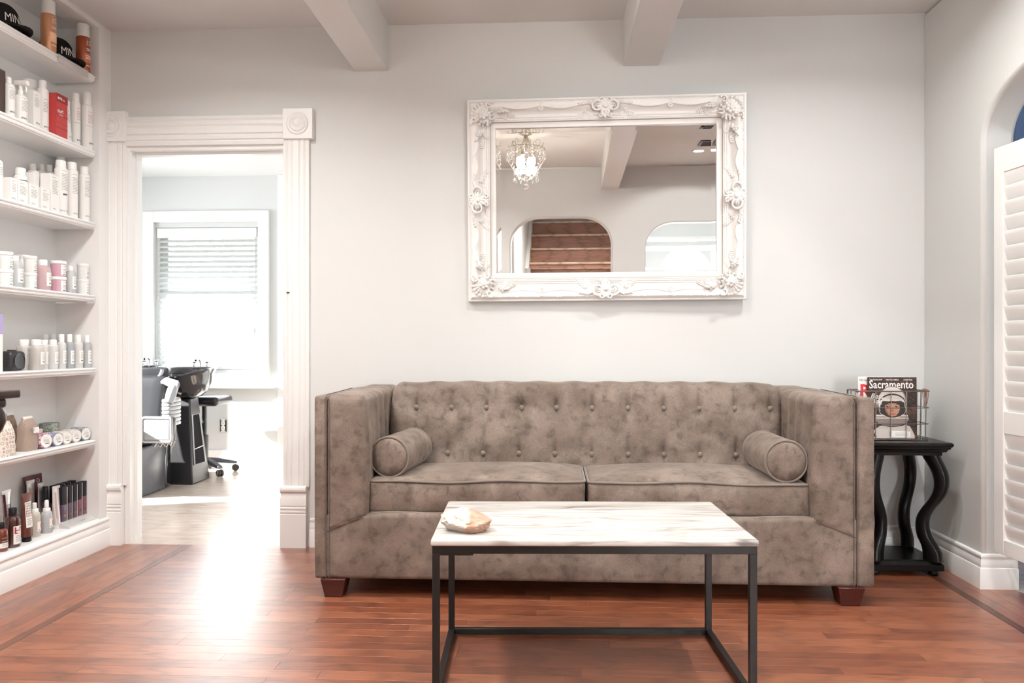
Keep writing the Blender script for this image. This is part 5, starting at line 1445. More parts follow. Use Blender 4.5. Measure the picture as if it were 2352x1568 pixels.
def shelf_five():
    z = SZ[4]; g = 'lotion bottles on the fifth shelf'
    t = carton('care_carton', 'white carton with lilac top at the camera end of the fifth shelf', -2.29, 2.995, z, 0.06, 0.05, 0.235, PLASTW)
    MB().box(-0.0254, 0.0256, -0.0304, 0.0304, 0.155, 0.2354).obj('lilac_band', LILAC, t)
    t = thing('speaker_box', 'rounded black box with a round face on the fifth shelf', 'speaker', (-2.305, 3.118, z))
    MB().rcube((0, 0, 0.0435), (0.085, 0.095, 0.083), 0.018, 3).obj('case', BLACKP, t, smooth=50)
    MB().lathe([(0.033, 0), (0.032, 0.004), (0.028, 0.002), (0.0005, 0.0035)], 24, M.Translation((0.042, 0, 0.043)) @ M.Rotation(R(90), 4, 'Y')).obj('round_face', BLACKG, t)
    MB().rcube((0.01, 0, 0.087), (0.03, 0.02, 0.006), 0.002, 2).obj('top_button', BLACKP, t)
    LB = liquid_bottle
    LB('grey brown lotion bottle behind the black box on the fifth shelf', -2.345, 3.262, z, 0.029, 0.135, 0.019, 0.026, GREYB, g, 0.35, z0=0.025, z1=0.08, sh=0.018)
    LB('grey brown lotion bottle in front, first after the black box', -2.292, 3.268, z, 0.029, 0.135, 0.019, 0.026, GREYB, g, 0.35, z0=0.025, z1=0.08, sh=0.018)
    LB('narrow beige lotion bottle second in the front row of the fifth shelf', -2.335, 3.385, z, 0.021, 0.135, 0.014, 0.022, GREYC, g, 0.1, z0=0.025, z1=0.08, sh=0.012)
    LB('beige lotion bottle third in the front row of the fifth shelf', -2.305, 3.400, z, 0.021, 0.136, 0.015, 0.023, GREYC, g, 0.1, z0=0.025, z1=0.08, sh=0.012)
    LB('pump bottle of pale grey liquid fourth in the front row', -2.310, 3.468, z, 0.0195, 0.162, 0.012, 0.036, GREYC, g, 0.1, z0=0.025, z1=0.085, sh=0.014)
    LB('bottle of blue grey liquid fifth in the front row', -2.305, 3.520, z, 0.019, 0.163, 0.011, 0.037, BLUEG, g, 0.0, z0=0.02, z1=0.085, sh=0.018)
    LB('beige bottle with white pump cap second from the doorway on the fifth shelf', -2.300, 3.577, z, 0.0225, 0.161, 0.013, 0.034, GREYC, g, 0.0, z0=0.025, z1=0.085, sh=0.014)
    LB('clear bottle with white cap at the doorway end of the fifth shelf', -2.283, 3.622, z, 0.019, 0.160, 0.011, 0.035, CLEARB, g, 0.0, z0=0.02, z1=0.085, sh=0.012)
    LB('back row bottle with white cap behind the beige bottles', -2.405, 3.490, z, 0.017, 0.163, 0.013, 0.030, GREYC, g, lab=False)
    LB('back row bottle with white cap behind the pump bottle', -2.405, 3.545, z, 0.017, 0.164, 0.013, 0.030, GREYC, g, lab=False)
    LB('back row bottle with white cap nearest the doorway', -2.405, 3.605, z, 0.017, 0.164, 0.013, 0.030, GREYC, g, lab=False)
shelf_five()

def pat_mat(name, a, b_, kind, sc):
    k = bpy.data.materials.new(name); k.use_nodes = True
    nt = k.node_tree; b = nt.nodes['Principled BSDF']; b.inputs['Roughness'].default_value = 0.7
    src = nt.nodes.new('ShaderNodeTexCoord').outputs['Object']
    if kind == 'rings':
        mp = nt.nodes.new('ShaderNodeTexVoronoi'); mp.inputs['Scale'].default_value = sc; mp.inputs['Randomness'].default_value = 0.35
        nt.links.new(src, mp.inputs['Vector'])
        f = ramp(nt, mp.outputs['Distance'], [(0.20, (0, 0, 0)), (0.28, (1, 1, 1)), (0.36, (1, 1, 1)), (0.42, (0, 0, 0))])
    elif kind == 'weave':
        mp = nt.nodes.new('ShaderNodeTexChecker'); mp.inputs['Scale'].default_value = sc
        nt.links.new(src, mp.inputs['Vector']); f = mp.outputs['Fac']
    elif kind == 'net':
        mp = nt.nodes.new('ShaderNodeTexVoronoi'); mp.feature = 'DISTANCE_TO_EDGE'; mp.inputs['Scale'].default_value = sc
        nt.links.new(src, mp.inputs['Vector']); f = ramp(nt, mp.outputs['Distance'], [(0.08, (1, 1, 1)), (0.14, (0, 0, 0))])
    else:
        f = tex(nt, src, (1, 1, 1), sc, 4, 1).outputs[0]; f = ramp(nt, f, [(0.42, (0, 0, 0)), (0.56, (1, 1, 1))])
    c = mixc(nt, f, a, b_)
    nt.links.new(c, b.inputs['Base Color'])
    return k

def shelf_six():
    z = SZ[5]; g = 'paper pouches on the sixth shelf'
    def pouch(label, x, y, wy, dx, h, m, top, lab=False):
        t = thing('paper_pouch', label, 'bag', (x, y, z), 0, g)
        rings = []; rnd = random.Random(int(y * 1000))
        for i in range(13):
            f = i / 12
            if f < 0.72: sx, sy = 1 + 0.03 * math.sin(f * 9), 1 + 0.02 * math.sin(f * 7)
            else:
                q = (f - 0.72) / 0.28; sx = (1 - q) * 0.98 + 0.12 * q; sy = 1 - 0.28 * q
            ring = []
            for j in range(24):
                a = 2 * PI * j / 24
                ca, sa = math.cos(a), math.sin(a)
                e = 0.45
                px = math.copysign(abs(ca) ** e, ca) * dx / 2 * sx; py = math.copysign(abs(sa) ** e, sa) * wy / 2 * sy
                n_ = noise.noise(V((px * 40, py * 40, f * 6 + y))) * 0.003
                ring.append((px + n_, py + n_, h * f + (0.004 * math.sin(3 * a) if i == 12 else 0)))
            rings.append(ring)
        MB().loft(rings).obj('bag', m, t, smooth=50)
        if lab:
            b = MB(); rr = flatfn(dx / 2, 0.0022)
            patch(b, rr, -wy * 0.02, wy * 0.42, h * 0.52, h * 0.70, 3); b.obj('label', PAPER, t)
            printing(t, flatfn(dx / 2, 0.0028), wy * 0.26, h * 0.58, h * 0.68, 4, head=False, seed=5)
        b = MB(); b.rcube((0, 0, h * 0.985), (dx * 0.2, wy * 0.66, 0.014), 0.003, 2); b.obj('folded_top', top, t, smooth=40)
        return t
    cream = pat_mat('crescent_paper', (0.74, 0.67, 0.60), (0.42, 0.33, 0.28), 'rings', 55)
    brown = pat_mat('brown_paper', (0.34, 0.235, 0.185), (0.24, 0.16, 0.13), 'noise', 18)
    weave = pat_mat('woven_paper', (0.42, 0.32, 0.265), (0.27, 0.195, 0.16), 'weave', 260)
    pouch('cream pouch with crescent pattern at the camera end of the sixth shelf', -2.287, 3.062, 0.085, 0.05, 0.142, cream, cream)
    pouch('plain brown pouch standing behind the cream one', -2.385, 3.225, 0.06, 0.045, 0.162, brown, PAPER)
    pouch('brown speckled pouch with small white label on the sixth shelf', -2.315, 3.240, 0.085, 0.055, 0.145, weave, PAPER, True)
    g2 = 'round tubs lying on the sixth shelf'
    specs = (('magenta geometric round tub lying nearest the pouches', 3.315, 0.0345, pat_mat('magenta_net', (0.62, 0.52, 0.52), (0.34, 0.10, 0.20), 'net', 60)),
             ('blue grey round tub lying second from the pouches', 3.397, 0.031, pat_mat('blue_wash', (0.40, 0.43, 0.52), (0.22, 0.26, 0.40), 'noise', 30)),
             ('peach round tub lying in the middle of the row', 3.462, 0.030, pat_mat('peach_wash', (0.72, 0.56, 0.46), (0.74, 0.66, 0.58), 'noise', 30)),
             ('pale grey round tub lying second from the doorway', 3.533, 0.031, pat_mat('grey_wash', (0.55, 0.55, 0.54), (0.66, 0.65, 0.62), 'noise', 30)),
             ('dark patterned round tub lying nearest the doorway', 3.607, 0.0325, pat_mat('slate_pattern', (0.42, 0.42, 0.43), (0.20, 0.21, 0.24), 'noise', 60)))
    for lb, y, r, m in specs:
        t = thing('round_tub', lb, 'tub', (-2.31, y, z + r), -0.18, g2)
        mm = M.Rotation(R(90), 4, 'Y')
        MB().lathe([(0.0005, -0.035), (r * 0.97, -0.035), (r, -0.032), (r, 0.024)], 28, mm).obj('body', m, t, smooth=40)
        MB().lathe([(r * 1.0, 0.010), (r * 1.015, 0.012), (r * 1.015, 0.033), (r * 0.98, 0.036), (0.0005, 0.036)], 28, mm).obj('lid', m, t, smooth=40)
        MB().lathe([(r * 0.86, 0.0355), (r * 0.86, 0.0368), (0.0005, 0.0368)], 28, mm).obj('label_disc', PAPER, t)
        f = flatfn(0.0368, 0.0006)
        printing(t, f, r * 1.0, -0.006, 0.016, 6, seed=int(y * 1000)); b = MB(); patch(b, f, -r * 0.2, r * 0.45, -0.0135, -0.0105, 1); b.obj('print_bar', INK, t)
    t = thing('round_tub', 'green leaf patterned tub standing behind the lying tubs', 'tub', (-2.392, 3.50, z), 0, 'tubs at the back of the sixth shelf')
    gm = pat_mat('green_leaf', (0.36, 0.38, 0.35), (0.14, 0.19, 0.16), 'noise', 70)
    MB().lathe([(0.0005, 0), (0.040, 0), (0.041, 0.003), (0.041, 0.07), (0.0005, 0.07)], 28).obj('body', gm, t, smooth=40)
    MB().lathe([(0.042, 0.055), (0.0425, 0.057), (0.0425, 0.092), (0.040, 0.0945), (0.0005, 0.0945)], 28).obj('lid', gm, t, smooth=40)
    t = thing('round_tub', 'plum dotted tub standing behind the magenta tub', 'tub', (-2.385, 3.385, z), 0, 'tubs at the back of the sixth shelf')
    MB().lathe([(0.0005, 0), (0.033, 0), (0.034, 0.003), (0.034, 0.075), (0.032, 0.078), (0.0005, 0.078)], 28).obj('body', pat_mat('plum_dots', (0.55, 0.46, 0.44), (0.40, 0.30, 0.30), 'noise', 50), t, smooth=40)
shelf_six()

def tube_item(label, x, y, z, wy, h, m, capm, g, crimp=None, rot=0.0, caph=0.02, tilt=0.0):
    t = thing('cream_tube', label, 'tube', (x, y, z), rot, g)
    if tilt: t.rotation_euler = (0, R(tilt), rot)
    rings = []
    for k in range(11):
        f = k / 10; rx = 0.019 * (1 - f) + 0.0012; ry = wy / 2 * (0.86 + 0.14 * f)
        rings.append([(rx * math.cos(2 * PI * j / 20), ry * math.sin(2 * PI * j / 20), caph + (h - caph) * f) for j in range(20)])
    MB().loft(rings).obj('body', m, t, smooth=60)
    MB().lathe([(0.0005, 0), (0.017, 0), (0.018, 0.002), (0.018, caph), (0.0005, caph)], 20).obj('cap', capm, t)
    MB().box(-0.0018, 0.0018, -wy / 2 * 1.005, wy / 2 * 1.005, h - 0.014, h + 0.0005).obj('crimp', crimp or m, t)
    return t, (lambda xx, yy: ((0.019 * (1 - (yy - caph) / (h - caph)) + 0.0012) * math.sqrt(max(0.05, 1 - (xx / (wy / 2 * 0.9)) ** 2)) + 0.001, xx, yy))

def ledge_items():
    z = SZ[6]; g = 'bottles and tubes on the bottom ledge'
    t = bottle('amber_bottle', 'small red amber bottle with black cap at the camera end of the ledge', -2.287, 3.045, z, 0.0235, 0.118, 0.013, 0.022, AMBER2, BLACKC, sh=0.018, group=g)
    b = MB(); patch(b, cylfn(0.0235, -0.2), -0.026, 0.026, 0.016, 0.036, 8); b.obj('label', PAPER, t)
    b = MB(); patch(b, cylfn(0.0235, -0.2), -0.026, 0.026, 0.036, 0.066, 8); b.obj('label_band', BROWNT, t); printing(t, cylfn(0.0235, -0.2, 0.0014), 0.03, 0.02, 0.06, 6, seed=50)
    t = bottle('amber_bottle', 'dark amber bottle with black cap and red printed label on the ledge', -2.290, 3.116, z, 0.0285, 0.164, 0.016, 0.030, AMBER, BLACKC, sh=0.026, group=g)
    b = MB(); patch(b, cylfn(0.0285, 0.0), -0.024, 0.024, 0.014, 0.090, 8); b.obj('label', PAPER, t)
    b = MB(); f = cylfn(0.0285, 0.0, 0.0014)
    for x0, x1, z0, z1 in ((-0.02, -0.014, 0.058, 0.086), (-0.014, -0.004, 0.070, 0.074), (0.0, 0.004, 0.066, 0.084), (0.004, 0.012, 0.080, 0.084), (-0.014, -0.006, 0.058, 0.062), (0.010, 0.014, 0.070, 0.080)): patch(b, f, x0, x1, z0, z1, 2)
    b.obj('red_print', REDI, t); printing(t, f, 0.03, 0.024, 0.052, 4, seed=51, head=False)
    t, f = tube_item('upright brown tube with a white grid label on the ledge', -2.292, 3.205, z, 0.066, 0.210, BROWNT, BLACKC, g, caph=0.022)
    b = MB(); patch(b, f, -0.020, 0.022, 0.062, 0.172, 8); b.obj('label', PAPER, t)
    b = MB(); f3 = lambda x, y: (f(x, y)[0] + 0.0008, x, y)
    for k in range(6): patch(b, f3, -0.017, 0.019, 0.110 + 0.011 * k, 0.1115 + 0.011 * k, 4)
    for k in range(5): patch(b, f3, -0.017 + 0.0088 * k, -0.0155 + 0.0088 * k, 0.110, 0.166, 2)
    b.obj('grid_print', BROWNT, t); printing(t, f3, 0.03, 0.07, 0.102, 4, seed=52, head=False)
    t, f = tube_item('silver and plum tube standing behind the dark amber bottle', -2.385, 3.205, z, 0.058, 0.222, SILVT, PLUMT, g, caph=0.025)
    b = MB(); f3 = lambda x, y: (f(x, y)[0] + 0.0008, x, y)
    patch(b, f, -0.024, -0.010, 0.03, 0.205, 3); b.obj('plum_stripe', PLUMT, t)
    b = MB()
    for k in range(5): patch(b, f3, -0.008, 0.02, 0.100 + 0.014 * k, 0.102 + 0.014 * k, 3)
    for k in range(4): patch(b, f3, -0.008 + 0.009 * k, -0.0065 + 0.009 * k, 0.1, 0.158, 2)
    b.obj('grid_print', BROWNT, t)
    for k, (x, y, lb) in enumerate(((-2.318, 3.292, 'clear bottle with orange dot label right beside the brown tube'), (-2.310, 3.362, 'clear spray bottle with orange dot label further from the brown tube'))):
        t = bottle('spray_bottle', lb, x, y, z, 0.0245, 0.112 if k else 0.124, 0.0155, 0.014, CLEARB if k else mat('cream_liquid', (0.66, 0.60, 0.52), 0.12, trans=0.2, coat=0.4), PLASTC, sh=0.026, group=g)
        MB().lathe([(0.009, 0), (0.0095, 0.002), (0.0085, 0.032 if k else 0.024), (0.006, 0.036 if k else 0.026), (0.0005, 0.036 if k else 0.026)], 14, M.Translation((0, 0, 0.112 if k else 0.124))).obj('nozzle', PLASTC, t)
        f = cylfn(0.0245, 0.25)
        b = MB(); patch(b, f, -0.018, 0.018, 0.024, 0.066, 8); b.obj('label', PAPER, t)
        b = MB(); f3 = cylfn(0.0245, 0.25, 0.0014); pts = arc(0.006, 0.047, 0.0115, 0.0165, 0, 360, 20)[:-1]
        b.add([f3(p[0], p[1]) for p in pts], [tuple(range(len(pts)))]); b.obj('orange_dot', ORNG, t, smooth=0)
        b = MB(); patch(b, f3, -0.014, -0.006, 0.028, 0.031, 2); b.obj('print_bar', INK, t)
    tube_item('silver tube at the back behind the brown tube', -2.405, 3.388, z, 0.052, 0.232, SILVT, PLASTC, g)
    tube_item('silver tube at the back beside the black cap', -2.385, 3.435, z, 0.050, 0.214, SILVT, PLASTC, g)
    t, f = tube_item('white metallic tube in front, just left of the dark purple bottles', -2.318, 3.440, z, 0.042, 0.198, mat('pearl_tube', (0.72, 0.70, 0.68), 0.2, m=0.3, var=0.1), PLASTC, g, rot=-0.2)
    b = MB(); patch(b, f, -0.012, -0.004, 0.05, 0.17, 3); b.obj('rose_stripe', mat('rose_stripe', (0.55, 0.38, 0.38), 0.3), t)
    zs = z + 0.022
    st = thing('acrylic_stand', 'sloped clear acrylic stand under the dark purple bottles', 'stand', (-2.325, 3.54, z))
    MB().prism([(-0.060, 0.0), (0.076, 0.0), (0.074, 0.006), (0.030, 0.022), (-0.060, 0.022)], 'y', -0.105, 0.105, M.Identity(4)).obj('stand_block', ACRYL, st)
    fn = lambda x, y: (0.074 - 0.046 * y / 0.016 * 1.0 * 0.95 + 0.0005, x, 0.0065 + y)
    b = MB(); put_text(b, 'nourish', 0.02, lambda a, c: (0.068 - c * 1.7, 0.02 + a * 0.8, 0.0086 + c * 0.62), align='CENTER'); b.obj('lettering', INKG, st, smooth=0)
    g2 = 'dark purple bottles on the acrylic stand'
    def purple(label, x, y, wy, h, hc, m):
        t = thing('purple_bottle', label, 'bottle', (x, y, zs + 0.0003), 0, g2)
        MB().rcube((0, 0, (h - hc) / 2), (0.028, wy, h - hc), 0.003, 2).obj('body', m, t, smooth=50)
        MB().rcube((0, 0, h - hc / 2), (0.027, wy * 0.97, hc), 0.002, 2).obj('cap', BLACKC, t, smooth=50)
        MB().box(0.0138, 0.0146, wy / 2 - 0.0035, wy / 2 - 0.0005, 0.004, h - 0.003).obj('clear_edge', ACRYL, t)
        MB().rcube((0, 0, 0.002), (0.0285, wy * 1.02, 0.004), 0.001, 2).obj('clear_foot', ACRYL, t)
        b = MB(); pts = arc(0, 0.03, wy * 0.22, wy * 0.22, 0, 360, 14)[:-1]; b.add([(0.0148, a, c) for a, c in pts], [tuple(range(len(pts)))]); b.obj('print_dot', PLUMB if m is PURPB else PURPB, t)
    ys = (3.472, 3.514, 3.553, 3.592, 3.629)
    nm = ('first and widest', 'second', 'third', 'fourth', 'fifth')
    for k, y in enumerate(ys):
        purple(nm[k] + ' dark purple bottle in the front row on the acrylic stand', -2.311, y, 0.040 if k == 0 else 0.031, 0.165, 0.082 if k < 4 else 0.072, PURPB if k < 3 else PLUMB)
    for k, y in enumerate((3.478, 3.520, 3.562, 3.604)):
        purple(nm[k].split(' ')[0] + ' dark purple bottle in the back row on the acrylic stand', -2.352, y, 0.036, 0.172, 0.080, PURPB)
    t = bottle('purple_bottle', 'black capped bottle standing between the silver tubes', -2.352, 3.415, z, 0.0135, 0.200, 0.013, 0.07, PURPB, BLACKC, sh=0.004, group='bottle between the tubes')
    t = thing('display_card', 'dark plum card with a white ring leaning behind the tubes', 'card', (-2.42, 3.46, z), 0)
    t.rotation_euler = (0, R(-6), 0)
    MB().box(-0.002, 0.002, -0.06, 0.06, 0, 0.245).obj('card', PLUMT, t)
    MB().tube([(0.0028, 0.03 + 0.009 * math.cos(2 * PI * k / 16), 0.215 + 0.009 * math.sin(2 * PI * k / 16)) for k in range(16)], 0.0012, 5, loop=True).obj('ring_print', PAPER, t)
ledge_items()

# ---------------------------------------------------------------- dark console at the left edge, candlestick
def build_console():
    x1, y1 = -1.121, 1.55                       # its corner nearest the shelves' far end
    cx, cy = x1 - 0.22, y1 - 0.22
    t = thing('console_table', 'dark wood console with turned legs at the left edge', 'table', (cx, cy, 0))
    MB().rcube((0, 0, 0.900), (0.44, 0.44, 0.016), 0.003, 3).obj('table_top', DARKW, t, smooth=40)
    MB().rcube((0, 0, 0.882), (0.406, 0.406, 0.020), 0.006, 3).obj('moulding', DARKW, t, smooth=40)
    MB().box(-0.16, 0.16, -0.16, 0.16, 0.80, 0.873).obj('apron', DARKW, t, bevel=0.002)
    for sx in (-1, 1):
        for sy in (-1, 1):
            MB().lathe([(0.011, 0.0), (0.014, 0.012), (0.013, 0.03), (0.010, 0.05), (0.012, 0.30), (0.013, 0.6), (0.012, 0.74), (0.011, 0.79), (0.013, 0.812), (0.023, 0.826), (0.030, 0.846), (0.028, 0.862), (0.022, 0.874)], 20, M.Translation((sx * 0.181, sy * 0.181, 0))).obj('leg', DARKW, t, smooth=50)
    MB().rcube((0, 0, 0.16), (0.362, 0.362, 0.018), 0.004, 3).obj('lower_shelf', DARKW, t, smooth=40)
    c = thing('candlestick', 'dark turned wooden candlestick standing on the console at the left edge', 'candlestick', (cx + 0.151, cy + 0.18, 0.908))
    MB().lathe([(0.0005, 0), (0.036, 0), (0.037, 0.006), (0.03, 0.014), (0.012, 0.024), (0.010, 0.06), (0.016, 0.08), (0.010, 0.10), (0.009, 0.2), (0.014, 0.225), (0.010, 0.245), (0.014, 0.262)], 20).obj('stem', DARKW, c, smooth=50)
    MB().lathe([(0.012, 0.260), (0.034, 0.268), (0.038, 0.276), (0.036, 0.284), (0.020, 0.286), (0.018, 0.280), (0.0005, 0.280)], 20).obj('drip_cup', DARKW, c, smooth=50)
build_console()

# ---------------------------------------------------------------- louvered shutter in the arch, blue curtain beyond
def build_shutter():
    a = math.atan2(0.0935, 0.996)
    t = thing('louvered_shutter', 'white louvered shutter panel standing in the right arch', 'shutter', (1.764, 3.152, 0.178), 0)
    t.rotation_euler = (0, 0, a)
    # local: -y runs towards the camera
    Wd, H, th = 0.62, 1.612, 0.028
    def bx(x0, x1, y0, y1, z0, z1, nm): return MB().box(x0, x1, y0, y1, z0, z1).obj(nm, TRIM, t, bevel=0.002)
    bx(0, th, -0.054, 0, 0, H, 'stile'); bx(0, th, -Wd, -Wd + 0.054, 0, H, 'stile')
    bx(0.002, th - 0.002, -Wd + 0.054, -0.054, H - 0.105, H, 'rail'); bx(0.002, th - 0.002, -Wd + 0.054, -0.054, 0, 0.06, 'rail'); bx(0.002, th - 0.002, -Wd + 0.054, -0.054, 0.478, 0.565, 'rail')
    bx(0.016, th - 0.006, -0.056, -0.0535, 0.02, H - 0.02, 'stile_groove')
    lv = MB()
    L = Wd - 0.108
    rings = []
    for y in (-0.054, -Wd + 0.054):
        pr = []
        for k in range(12):
            an = 2 * PI * k / 12
            pr.append((0.004 * math.cos(an), y, 0.034 * math.sin(an)))
        rings.append(pr)
    lv.loft(rings)
    first = None
    def louver(z):
        nonlocal first
        if first is None: o = first = lv.obj('louver', TRIM, t, smooth=50)
        else: o = first.copy(); COL.objects.link(o)
        o.location = (th / 2, 0, z); o.rotation_euler = (0, R(-14), 0)
    for i in range(7): louver(0.06 + 0.0299 + 0.0597 * i)
    for i in range(16): louver(0.565 + 0.0294 + 0.0589 * i)
    MB().box(0.001, th - 0.001, -Wd + 0.004, -Wd + 0.05, -0.178, 0.0).obj('floor_post', TRIM, t)
    c = thing('navy_curtain', 'blue curtain in the side room beyond the arch', 'curtain', (2.62, 3.9, 0))
    rings = []
    for k in range(49):
        x = -0.5 + 1.3 * k / 48; y = 0.03 * math.sin(k * 1.05) + 0.01 * math.sin(k * 0.37)
        rings.append([(x, y - 0.002, 0.01), (x, y * 0.9 - 0.002, 1.2), (x, y * 0.7 - 0.002, 2.4), (x, y * 0.7 + 0.002, 2.4), (x, y * 0.9 + 0.002, 1.2), (x, y + 0.002, 0.01)])
    MB().loft(rings).obj('cloth', NAVY, c, smooth=60)
    MB().tube([(-0.6, 0, 2.42), (0.9, 0, 2.42)], 0.012, 10).obj('rod', CHROME, c)
build_shutter()

# ---------------------------------------------------------------- salon beyond the doorway
def build_salon():
    WHITEH = mat('white_padding', (0.36, 0.37, 0.40), 0.22, var=0.05, coat=0.3)
    def bowl(label, x, y, z, g='shampoo bowls'):
        t = thing('shampoo_bowl', label, 'basin', (x, y, z), 0, g)
        n = 32; rings = []
        def ring(rx, ry, zz, dip=0.0): return [(rx * math.cos(2 * PI * j / n), ry * math.sin(2 * PI * j / n), zz - dip * max(0, -math.sin(2 * PI * j / n)) ** 3) for j in range(n)]
        for rx, ry, zz, dp in ((0.07, 0.07, -0.215, 0), (0.10, 0.11, -0.205, 0), (0.14, 0.16, -0.165, 0), (0.165, 0.20, -0.10, 0.01), (0.178, 0.225, -0.04, 0.03), (0.19, 0.24, -0.008, 0.05), (0.196, 0.246, 0.0, 0.055), (0.190, 0.240, 0.004, 0.055), (0.172, 0.222, -0.006, 0.055), (0.155, 0.20, -0.05, 0.04), (0.13, 0.17, -0.12, 0.01), (0.06, 0.08, -0.17, 0), (0.001, 0.001, -0.175, 0)):
            rings.append(ring(rx, ry, zz, dp))
        MB().loft(rings, cap=False).obj('basin', BLACKG, t, smooth=60)
        b = MB().tube([(0.0, 0.205, 0.0), (0.0, 0.205, 0.05), (0.0, 0.17, 0.07), (0.0, 0.13, 0.055)], 0.009, 8)
        for s_ in (-1, 1): b.tube([(s_ * 0.05, 0.21, 0), (s_ * 0.05, 0.21, 0.035)], 0.008, 8); b.ball((s_ * 0.05, 0.21, 0.042), (0.02, 0.014, 0.01), 8, 6)
        b.obj('faucet', CHROME, t, smooth=50)
        return t
    bowl('black glossy shampoo bowl on the slim pedestal beyond the doorway', -2.70, 5.50, 0.838)
    bowl('black glossy shampoo bowl behind the salon chair', -3.13, 5.56, 0.846)
    # pedestals
    def pedestal(label, x, y, w0, d0, h):
        t = thing('bowl_pedestal', label, 'pedestal', (x, y, 0), 0, 'shampoo bowl pedestals')
        w1, d1 = w0 * 0.45, d0 * 0.5
        sh = 0.0
        rings = []
        for f in (0, 0.97, 1.0):
            q = min(1, f / 0.97); a, c = w0 + (w1 - w0) * q, d0 + (d1 - d0) * q
            k = 1.0 if f < 1 else 0.86
            rings.append([(sx * a / 2 * k, sy * c / 2 * k, h * f) for sx, sy in ((-1, -1), (1, -1), (1, 1), (-1, 1))])
        MB().loft(rings).obj('shell', BLACKP, t, bevel=0.01)
        # recessed panel with pale frame on the +x side
        def side(f, v): # f height fraction, v along y -1..1
            q = f / 0.97; return V(((w0 + (w1 - w0) * q) / 2, v * (d0 + (d1 - d0) * q) / 2, h * f))
        fr = [(0.22, -0.72), (0.22, 0.62), (0.80, 0.62), (0.80, -0.72)]
        MB().tube([side(f, v) + V((0.002, 0, 0)) for f, v in fr], 0.006, 6, loop=True).obj('panel_frame', WHITEH, t)
        b = MB(); vs = [side(f, v) + V((0.003, 0, 0)) for f, v in fr]; b.add(vs + [p - V((0.006, 0, 0)) for p in vs], [(0, 1, 2, 3), (4, 5, 6, 7), (0, 1, 5, 4), (1, 2, 6, 5), (2, 3, 7, 6), (3, 0, 4, 7)])
        b.obj('recessed_panel', mat('matt_black', (0.006, 0.006, 0.008), 0.75, spec=0.1), t, smooth=0)
        MB().tube([side(0.40, -0.70) + V((0.006, 0, 0)), side(0.415, 0.5) + V((0.006, 0, 0))], 0.0035, 6).obj('panel_bar', CHROME, t)
    pedestal('tapered black pedestal with framed side panel beyond the doorway', -2.695, 5.505, 0.20, 0.285, 0.622)
    t = thing('bowl_pedestal', 'dark block pedestal behind the salon chair', 'pedestal', (-3.13, 5.64, 0), 0, 'shampoo bowl pedestals')
    MB().rcube((0, 0, 0.313), (0.30, 0.16, 0.626), 0.02, 3).obj('shell', BLACKP, t, smooth=40)
    # shampoo chair facing the doorway
    t = thing('shampoo_chair', 'black leather shampoo chair with padded arms beyond the doorway', 'chair', (-2.765, 5.02, 0))
    MB().rcube((-0.205, 0.015, 0.165), (0.52, 0.35, 0.33), 0.02, 3).obj('base_box', GREYP, t, smooth=40)
    MB().rcube((-0.20, 0.23, 0.16), (0.50, 0.09, 0.32), 0.02, 3).obj('rear_base', BLACKG, t, smooth=40)
    def sf(u, v, w_, p):
        if w_ > 0: p.z += 0.02 * (1 - u * u) * (1 - v * v)
        return p
    MB().rcube((-0.16, -0.06, 0.405), (0.44, 0.46, 0.13), 0.04, 4, (8, 8, 2), sf).obj('seat', BLACKL, t, smooth=60)
    bk = MB().rcube((0, 0, 0), (0.46, 0.12, 0.40), 0.05, 4, (6, 2, 6), None, M.Translation((-0.16, 0.20, 0.60)) @ M.Rotation(R(-14), 4, 'X')).obj('backrest', BLACKL, t, smooth=60)
    nr = [( -0.10 + 0.115 * math.cos(R(180 + 180 * k / 14)), 0.212, 0.835 + 0.085 * math.sin(R(180 + 180 * k / 14))) for k in range(15)]
    MB().tube(nr, 0.013, 10).obj('neck_rest', WHITEH, t, smooth=60)
    MB().rcube((-0.10, 0.232, 0.77), (0.30, 0.03, 0.16), 0.014, 3).obj('headrest', BLACKL, t, smooth=50)
    # arm on the visible side: padded roll, ribbed side, square front pad
    for sx, c in ((1, 0.135), (-1, -0.455)):
        pts = [(c - 0.15 * sx, 0.20, 0.720), (c - 0.08 * sx, 0.20, 0.752), (c + 0.03 * sx, 0.10, 0.735), (c + 0.06 * sx, 0.0, 0.70), (c + 0.075 * sx, -0.05, 0.665), (c + 0.07 * sx, -0.07, 0.62)]
        MB().tube(pts, [0.026, 0.030, 0.032, 0.034, 0.034, 0.028], 14).obj('arm_roll', WHITEH, t, smooth=60)
        b = MB()
        for k in range(7):
            z = 0.635 - 0.026 * k
            b.rcube((c + 0.055 * sx, 0.0, z), (0.060, 0.16, 0.027), 0.011, 3)
        b.obj('ribbed_side', WHITEH, t, smooth=50)
        pad = MB().rcube((c + 0.035 * sx, -0.115, 0.452), (0.205, 0.07, 0.165), 0.022, 4).obj('front_pad', BLACKL, t, smooth=50)
        n = []
        for (qx, qz, a0) in ((0.082, 0.062, 0), (-0.082, 0.062, 90), (-0.082, -0.062, 180), (0.082, -0.062, 270)):
            for k in range(5): n.append((c + 0.035 * sx + qx + 0.016 * math.cos(R(a0 + 22.5 * k)), -0.151, 0.452 + qz + 0.016 * math.sin(R(a0 + 22.5 * k))))
        MB().tube(n, 0.010, 8, loop=True).obj('pad_piping', WHITEH, pad, smooth=60)
        MB().rcube((c + 0.035 * sx, -0.148, 0.452), (0.178, 0.02, 0.136), 0.009, 3).obj('pad_face', WHITEH, pad, smooth=50)
        b = MB()
